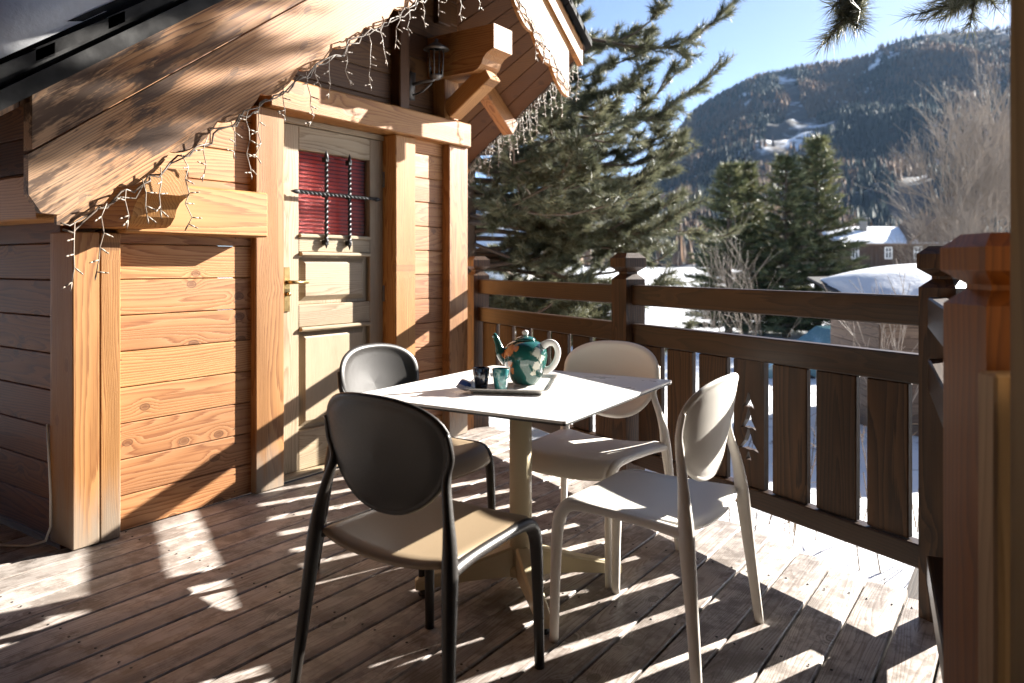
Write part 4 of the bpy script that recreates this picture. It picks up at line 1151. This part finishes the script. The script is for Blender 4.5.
for r in rad:
    for k in range(na):
        a = -math.pi + 2 * math.pi * k / na
        # finer in front of the photographer
        a = a - .62 * math.sin(a); s_, d_ = r * math.sin(a), r * math.cos(a)
        p = at(s_, d_, gheight(s_, d_) if r < 900 else GZ + .7 + (r - 900) * .01); V.append(p)
for i in range(len(rad) - 1):
    for k in range(na): Fq.append((i * na + k, i * na + (k + 1) % na, (i + 1) * na + (k + 1) % na, (i + 1) * na + k))
c0 = len(V); V.append(Vector((0, 0, GZ))); 
go = raw_mesh('ground', V, Fq, M['snow_ground'], kind='structure', smooth=True)
if go.data.polygons[0].normal.z < 0: go.data.flip_normals()

# ================================================================ SHED
shed_o = at(6.13, 10.6, GZ - .17)
yaw = math.atan2(RIGHT.y, RIGHT.x) - .10
shed = thing('garden_shed', 'small dark plank shed with a thick cushion of snow on its slate roof', 'shed', shed_o, yaw)
# local x along the front, local y away from the deck
mb = MB(); W_, D_, H_ = 2.5, 2.0, 1.72; z = 0
while z < H_:
    for (c, sz) in (((0, -D_ / 2, z + .07), (W_, .03, .137)), ((-W_ / 2, 0, z + .07), (.03, D_ - .04, .137)), ((W_ / 2, 0, z + .07), (.03, D_ - .04, .137)), ((0, D_ / 2, z + .07), (W_, .03, .137))): mb.box(c, sz, b=.004)
    z += .14
mb.build('wall', M['old'], shed)
mb = MB(); pitch_ = .16; n = 9
for i in range(n):
    for j in range(4):
        x0 = -W_ / 2 - .28 + (W_ + .5) * i / n; x1 = x0 + (W_ + .5) / n - .01
        y0 = -D_ / 2 - .28 + j * .62; y1 = y0 + .70
        zz = lambda y: H_ + .06 + (y + D_ / 2) * pitch_ + random.uniform(-.02, .025)
        t = [Vector((x0, y0 + random.uniform(-.05, .04), zz(y0) + .02)), Vector((x1, y0 + random.uniform(-.05, .04), zz(y0) + .02)), Vector((x1, y1, zz(y1))), Vector((x0, y1, zz(y1)))]
        b_ = [p - Vector((0, 0, .04)) for p in t]
        mb.add(t + b_, [(0, 1, 2, 3), (7, 6, 5, 4), (0, 4, 5, 1), (1, 5, 6, 2), (2, 6, 7, 3), (3, 7, 4, 0)])
mb.build('roof', M['slate'], shed, recalc=True)
V = []; Fq = []; nx, ny = 44, 30
for i in range(nx):
    for j in range(ny):
        u_, v_ = i / (nx - 1) * 2 - 1, j / (ny - 1) * 2 - 1
        e = max(0, 1 - abs(u_) ** 2.1) ** .6 * max(0, 1 - abs(v_) ** 2.3) ** .55
        x = u_ * (W_ / 2 + .2); y = v_ * (D_ / 2 + .08) + (.06 * mnoise.noise((u_ * 5, 0, 2)) if v_ < -.5 else 0)
        V.append((x, y, H_ + .07 + (y + D_ / 2) * pitch_ + e * (.38 + .04 * mnoise.noise((x * 1.6, y * 1.6, 1)))))
for i in range(nx - 1):
    for j in range(ny - 1): a = i * ny + j; Fq.append((a, a + ny, a + ny + 1, a + 1))
so = raw_mesh('shed_snow', V, Fq, M['snow'], smooth=True); so.location = shed_o; so.rotation_euler = (0, 0, yaw); tag(so, 'rounded cushion of snow on the shed roof', 'snow')

# ================================================================ CAR, POLE
car = thing('parked_car', 'light blue car parked in the snow, half hidden behind the shed', 'car', at(6.85, 15.2, GZ - .50), math.atan2(RIGHT.y, RIGHT.x))
prof = [(-1.95, .35), (-1.97, .62), (-1.85, .78), (-1.0, .92), (-.45, 1.36), (.75, 1.42), (1.55, 1.0), (1.9, .92), (1.95, .5), (1.9, .35)]
mb = MB(); V = []; Fq = []
for y, k in ((-.80, .0), (-.74, .03), (.74, .03), (.80, .0)):
    for x, z in prof: V.append((x, y * (1 if z < .95 else .82), z + (k if z > .9 else 0)))
n = len(prof)
for r in range(3):
    for i in range(n): Fq.append((r * n + i, r * n + (i + 1) % n, (r + 1) * n + (i + 1) % n, (r + 1) * n + i))
Fq += [tuple(range(n))[::-1], tuple(3 * n + i for i in range(n))]
mb.add(V, Fq); mb.build('body', M['car'], car, recalc=True)
mb = MB(); mb.prism([(-.9, .95), (-.42, 1.31), (.72, 1.36), (1.42, 1.0)], (0, -.735, 0), X_, Z_, Vector((0, -1, 0)), .012); mb.build('side_window', M['dark_glass'], car, recalc=True)
mb = MB(); mb.add([(-.99, -.58, .955), (-.99, .58, .955), (-.48, .55, 1.365), (-.48, -.55, 1.365)], [(0, 1, 2, 3)]); mb.build('windscreen', M['dark_glass'], car)
for x in (-1.25, 1.25):
    for y in (-.78, .78):
        mb = MB(); mb.tube([(x, y - .09, .3), (x, y + .09, .3)], .3, 20); w = mb.build('wheel', M['tyre'], car)
        mb = MB(); mb.tube([(x, y - .1, .3), (x, y + .1, .3)], .18, 16); mb.build('rim', M['grey_metal'], w)
mb = MB(); mb.box((-1.93, -.55, .68), (.06, .3, .1)); mb.build('headlight', M['white_paint'], car)
mb = MB(); mb.tube([(0, 0, -.1), (0, 0, 2.1)], .045, 10); mb.tube([(0, 0, 2.1), (0, 0, 2.16)], [.06, .02], 10)
po = mb.build('marker_pole', M['grey_metal']); po.location = at(2.55, 27.2, GZ); tag(po, 'grey metal pole standing in the snow behind the middle railing post', 'pole')

# ================================================================ HOUSES
def house(label, loc, rz, W_, D_, H_, ridge, wallmat, windows, ov=.7, snow=True, chimney=None, gable_x=None):
    h = thing('house', label, 'house', loc, rz)
    # long side faces -y (local); ridge runs along x
    mb = MB()
    V = [(-W_ / 2, -D_ / 2, -1), (W_ / 2, -D_ / 2, -1), (W_ / 2, D_ / 2, -1), (-W_ / 2, D_ / 2, -1), (-W_ / 2, -D_ / 2, H_), (W_ / 2, -D_ / 2, H_), (W_ / 2, D_ / 2, H_), (-W_ / 2, D_ / 2, H_), (-W_ / 2, 0, ridge), (W_ / 2, 0, ridge)]
    mb.add(V, [(0, 1, 5, 4), (2, 3, 7, 6), (1, 2, 6, 9, 5), (3, 0, 4, 8, 7)]); 
    for k in range(int(W_ / .45)): mb.box((-W_ / 2 + .22 + k * .45, -D_ / 2 - .02, H_ * .5), (.40, .04, H_ - .1), b=.01, grain=2)
    wl = mb.build('wall', M[wallmat], h)
    sl = (ridge - H_) / (D_ / 2)
    mb = MB(); x0, x1 = -W_ / 2 - ov, W_ / 2 + ov
    for sgn in (-1, 1):
        y0 = sgn * (D_ / 2 + ov); z0 = H_ - sl * ov
        t = [(x0, y0, z0 + .18), (x1, y0, z0 + .18), (x1, 0, ridge + .18), (x0, 0, ridge + .18)]
        b_ = [(a, c, e - .16) for a, c, e in t]; mb.add(t + b_, [(0, 1, 2, 3), (7, 6, 5, 4), (0, 4, 5, 1), (1, 5, 6, 2), (2, 6, 7, 3), (3, 7, 4, 0)])
    rf = mb.build('roof', M['old'], h, recalc=True)
    if snow:
        nx, ny = 30, 24; V = []; Fq = []
        for i in range(nx):
            for j in range(ny):
                x = x0 + .05 + (x1 - x0 - .1) * i / (nx - 1); y = (D_ / 2 + ov - .05) * (j / (ny - 1) * 2 - 1)
                e = min(1, (1 - abs(i / (nx - 1) * 2 - 1)) * 14) ** .5 * min(1, (1 - abs(j / (ny - 1) * 2 - 1)) * 10) ** .5
                V.append((x, y, ridge + .19 - sl * abs(y) + e * (.16 + .05 * mnoise.noise((x * .6, y * .6, 3)))))
        for i in range(nx - 1):
            for j in range(ny - 1): a = i * ny + j; Fq.append((a, a + ny, a + ny + 1, a + 1))
        raw_mesh('snow_cover', V, Fq, M['snow'], rf, smooth=True)
    if chimney:
        mb = MB(); mb.box((chimney, -D_ * .18, ridge + .25), (.55, .55, 1.5), b=.02); mb.box((chimney, -D_ * .18, ridge + 1.05), (.75, .75, .12), b=.02); mb.build('chimney', M['lamp_metal'], rf)
    for x, z, w, hh in windows:
        mb = MB()
        for (c, s_) in (((x - w / 2, -D_ / 2 - .06, z), (.1, .08, hh + .1)), ((x + w / 2, -D_ / 2 - .06, z), (.1, .08, hh + .1)), ((x, -D_ / 2 - .06, z + hh / 2), (w, .08, .1)), ((x, -D_ / 2 - .06, z - hh / 2), (w, .08, .1)), ((x, -D_ / 2 - .06, z), (.07, .08, hh)), ((x, -D_ / 2 - .06, z + .1), (w, .07, .06))): mb.box(c, s_, b=.005)
        f = mb.build('window', M['white_paint'], wl)
        mb = MB(); mb.box((x, -D_ / 2 - .045, z), (w, .02, hh), b=.002); mb.build('pane', M['dark_glass'], f)
    return h
yr = math.atan2(RIGHT.y, RIGHT.x)
h1 = house('dark timber farmhouse with snowy roof and a cross gable, far behind the shed', at(38.2, 80, -1.6), yr + .12, 11.5, 8, 5.05, 6.6, 'barn', [(2.6, 4.0, .8, 1.2), (-.6, 4.0, .7, 1.1), (-4.2, 4.0, .7, 1.1)], .8, True, -1.7)
# its cross gable at the right end
mb = MB(); x = 3.6
mb.add([(x - 1.4, -4.6, 4.9), (x + 2.2, -4.6, 4.9), (x + 2.2, -4.6, 7.0), (x + .4, -4.6, 7.3), (x - 1.4, -1, 4.9), (x + 2.2, -1, 4.9), (x + 2.2, -1, 7.0), (x + .4, -1, 7.3)], [(0, 1, 2, 3), (1, 5, 6, 2), (0, 3, 7, 4), (3, 2, 6, 7)])
mb.build('gable', M['barn'], h1, recalc=True)
mb = MB(); t = [(x - 2.6, -5.1, 4.9), (x + .4, -5.1, 7.5), (x + .4, 0, 7.5), (x - 2.6, 0, 4.9)]; b_ = [(a, c, e + .16) for a, c, e in t]
mb.add(t + b_, [(0, 1, 2, 3), (7, 6, 5, 4), (0, 4, 5, 1), (1, 5, 6, 2), (2, 6, 7, 3), (3, 7, 4, 0)])
t = [(x + .4, -5.1, 7.5), (x + 2.8, -5.1, 7.1), (x + 2.8, 0, 7.1), (x + .4, 0, 7.5)]; b_ = [(a, c, e + .16) for a, c, e in t]
mb.add(t + b_, [(0, 1, 2, 3), (7, 6, 5, 4), (0, 4, 5, 1), (1, 5, 6, 2), (2, 6, 7, 3), (3, 7, 4, 0)]); mb.build('gable_roof', M['old'], h1, recalc=True)
house('pale house with a white snow covered roof glimpsed through the big pine', at(-1.5, 62, -1.2), yr - .25, 7, 6, 3.4, 5.2, 'white_paint', [(-1.5, 2.2, .9, 1.2), (1.2, 2.2, .9, 1.2)], .8, True)

# ================================================================ MOUNTAIN
RIDGE = [(300, 235), (450, 205), (560, 200), (640, 178), (672, 138), (690, 114), (725, 92), (760, 76), (800, 67), (850, 60), (868, 55), (878, 46), (900, 37), (925, 31), (960, 30), (1000, 26), (1060, 18), (1150, 30), (1300, 60)]
# small rock summit behind the wooded shoulder is folded into the same ridge line
def ridge_tan(px): return (265 - float(np.interp(px, [a for a, _ in RIDGE], [b_ for _, b_ in RIDGE]))) / 750.
nA, nD = 230, 120; D0, D1 = 420., 1900.
Hm = np.zeros((nA, nD)); PX = np.linspace(280, 1320, nA); DD = np.linspace(D0, D1, nD); V = np.zeros((nA, nD, 3))
def mtn(px, f):
    ta = (px - 512) / 750.; d_ = D0 + (D1 - D0) * f
    crest = ridge_tan(px); prof = min(1., f / .72); prof = prof ** 1.25 * (1.0 if f < .72 else 1 - (f - .72) * .8)
    dc = D0 + (D1 - D0) * .72
    z = crest * dc * prof
    s_ = ta * d_
    z += (28 * mnoise.noise((s_ * .006, d_ * .006, 0)) + 14 * mnoise.noise((s_ * .016, d_ * .016, 5)) + 6 * mnoise.noise((s_ * .05, d_ * .05, 8))) * min(1, f * 4) * (1 if f < .55 else max(.12, 1 - (f - .55) * 5.2))
    return at(s_, d_, z - 3 + 2.2 * 0)
for i, px in enumerate(PX):
    for j, d_ in enumerate(DD): V[i, j] = mtn(px, j / (nD - 1))
idx = np.arange(nA * nD).reshape(nA, nD)
Fq = np.stack([idx[:-1, :-1], idx[1:, :-1], idx[1:, 1:], idx[:-1, 1:]], -1).reshape(-1, 4)
m, nt, b = new_mat('mountain_snow'); N = NT(nt)
p = N.n('ShaderNodeNewGeometry').outputs['Position']
n1 = N.noise(p, .011, 6., .62); n2 = N.noise(p, .06, 5., .6)
c = N.mix(N.smooth(n1, .49, .60), (.040, .036, .036), (.66, .69, .74)); c = N.mix(N.smooth(n2, .45, .62, 0., .85), c, (.06, .048, .042))
N.l(c, b.inputs['Base Color']); b.inputs['Roughness'].default_value = .9; M['mountain'] = m
mo = raw_mesh('mountain', V.reshape(-1, 3), Fq, M['mountain'], kind='structure', smooth=True)
# forest: thousands of small spires, thinned out on the snow gullies
rng = np.random.default_rng(17); NTREE = 46000
px = rng.uniform(560, 1100, NTREE * 2); f = rng.uniform(.01, .76, NTREE * 2) ** .85
keep = []
for a, b_ in zip(px, f):
    g1 = mnoise.noise((a * .022, b_ * 9, 3)) + .5 * mnoise.noise((a * .06, b_ * 24, 6))
    gully = math.exp(-((a - (783 + (b_ - .7) * -70)) / 9) ** 2) * (1 if .40 < b_ < .7 else 0) + math.exp(-((a - 790) / 34) ** 2 - ((b_ - .37) / .07) ** 2) * .9
    mound = math.exp(-((a - 915) / 22) ** 2 - ((b_ - .15) / .05) ** 2)
    if a > 868 and b_ > .62 + .02 * math.sin(a * .3) and rng.random() < .85: keep.append(False); continue
    keep.append(g1 * .9 - gully * 1.6 - mound * 1.6 > -.42 + rng.uniform(-.2, .2))
keep = np.array(keep); px, f = px[keep][:NTREE], f[keep][:NTREE]
B_ = np.array([mtn(a, b_) for a, b_ in zip(px, f)]); n = len(B_)
hh = rng.uniform(7, 15, n); ww = hh * rng.uniform(.14, .22, n); K = 5
V = []
for k in range(K):
    a = 2 * math.pi * k / K + rng.uniform(0, 6, n); V.append(B_ + np.stack([np.cos(a) * ww, np.sin(a) * ww, hh * .1], -1))
V.append(B_ + np.stack([np.zeros(n), np.zeros(n), hh], -1)); V = np.stack(V, 1).reshape(-1, 3)
base = np.arange(n)[:, None] * (K + 1); Fq = np.concatenate([base + np.array([[k, (k + 1) % K, K]]) for k in range(K)], 0)
larch = np.array([mnoise.noise((a * .02, b_ * 7, 31)) for a, b_ in zip(px, f)]) + rng.uniform(-.25, .25, n) > np.where(f > .5, -.05, .12)
M['far_spruce'] = plain('far_spruce', (.022, .030, .028), .9, var=.4, scale=.01); M['far_larch'] = plain('far_larch', (.115, .075, .05), .9, var=.3, scale=.01)
fo = raw_mesh('mountain_forest', V, Fq, [M['far_spruce'], M['far_larch']], kind='stuff', mi=np.tile(larch.astype(int), K)); tag(fo, 'dark spruce and brown larch forest covering the mountain', 'forest')
# strip of bare larches on the valley floor behind the far house
rng = np.random.default_rng(23); n = 900
s_ = rng.uniform(-60, 330, n); d_ = rng.uniform(190, 420, n); B_ = np.array([at(a, b_, 0.2) for a, b_ in zip(s_, d_)]); hh = rng.uniform(7, 15, n); ww = hh * rng.uniform(.12, .2, n)
V = []
for k in range(K):
    a = 2 * math.pi * k / K + rng.uniform(0, 6, n); V.append(B_ + np.stack([np.cos(a) * ww, np.sin(a) * ww, hh * .12], -1))
V.append(B_ + np.stack([np.zeros(n), np.zeros(n), hh], -1)); V = np.stack(V, 1).reshape(-1, 3)
base = np.arange(n)[:, None] * (K + 1); Fq = np.concatenate([base + np.array([[k, (k + 1) % K, K]]) for k in range(K)], 0)
fo = raw_mesh('valley_wood', V, Fq, [M['far_spruce'], M['far_larch']], kind='stuff', mi=np.tile((rng.random(n) < .75).astype(int), K)); tag(fo, 'brown larch wood on the valley floor at the foot of the mountain', 'wood')

# ================================================================ LIGHT, SKY, CAMERA
w = bpy.data.worlds.new('World'); SC.world = w; w.use_nodes = True; nt = w.node_tree
sky = nt.nodes.new('ShaderNodeTexSky'); sky.sky_type = 'NISHITA'; sky.sun_disc = False
sky.sun_elevation = math.asin(SUN.z); sky.sun_rotation = math.atan2(SUN.x, SUN.y); sky.altitude = 1200; sky.air_density = .55; sky.dust_density = .9; sky.ozone_density = 1.
bg = nt.nodes['Background']; bg.inputs[1].default_value = .05; nt.links.new(sky.outputs[0], bg.inputs[0])
L = bpy.data.lights.new('sun', 'SUN'); L.energy = 5.; L.angle = math.radians(.5); L.color = (1., .945, .86)
lo = bpy.data.objects.new('sun', L); COL.objects.link(lo); lo.rotation_mode = 'QUATERNION'; lo.rotation_quaternion = SUN.to_track_quat('Z', 'Y')
cam = bpy.data.cameras.new('camera'); co = bpy.data.objects.new('camera', cam); COL.objects.link(co); SC.camera = co
cam.sensor_width = 36; cam.lens = 36 * 750 / 1024; cam.shift_y = -76.5 / 1024; cam.clip_start = .05; cam.clip_end = 12000
co.matrix_world = Matrix(((RIGHT.x, 0, -FWD.x, 0), (RIGHT.y, 0, -FWD.y, 0), (0, 1, 0, CAMZ), (0, 0, 0, 1)))
hz = MB(); hz.add([(x, y, z) for x in (-2900, 2900) for y in (-2900, 2900) for z in (-14, 640)], [(0, 1, 3, 2), (4, 6, 7, 5), (0, 4, 5, 1), (2, 3, 7, 6), (0, 2, 6, 4), (1, 5, 7, 3)])
m, nt, b = new_mat('haze'); nt.nodes.remove(b); pv = nt.nodes.new('ShaderNodeVolumePrincipled'); pv.inputs['Color'].default_value = (.42, .66, 1, 1); pv.inputs['Density'].default_value = .00004
nt.links.new(pv.outputs[0], nt.nodes['Material Output'].inputs['Volume'])
tag(hz.build('haze', m, recalc=True, kind='stuff'), 'thin pale blue winter haze in the valley air', 'haze')
cam.dof.use_dof = True; cam.dof.focus_distance = 2.9; cam.dof.aperture_fstop = 2.8
vs = SC.view_settings; vs.view_transform = 'Standard'; vs.look = 'None'; vs.exposure = 2.5; vs.gamma = 1; vs.use_curve_mapping = False
SC.render.engine = 'CYCLES'; SC.cycles.max_bounces = 8; SC.cycles.diffuse_bounces = 2; SC.cycles.use_denoising = True
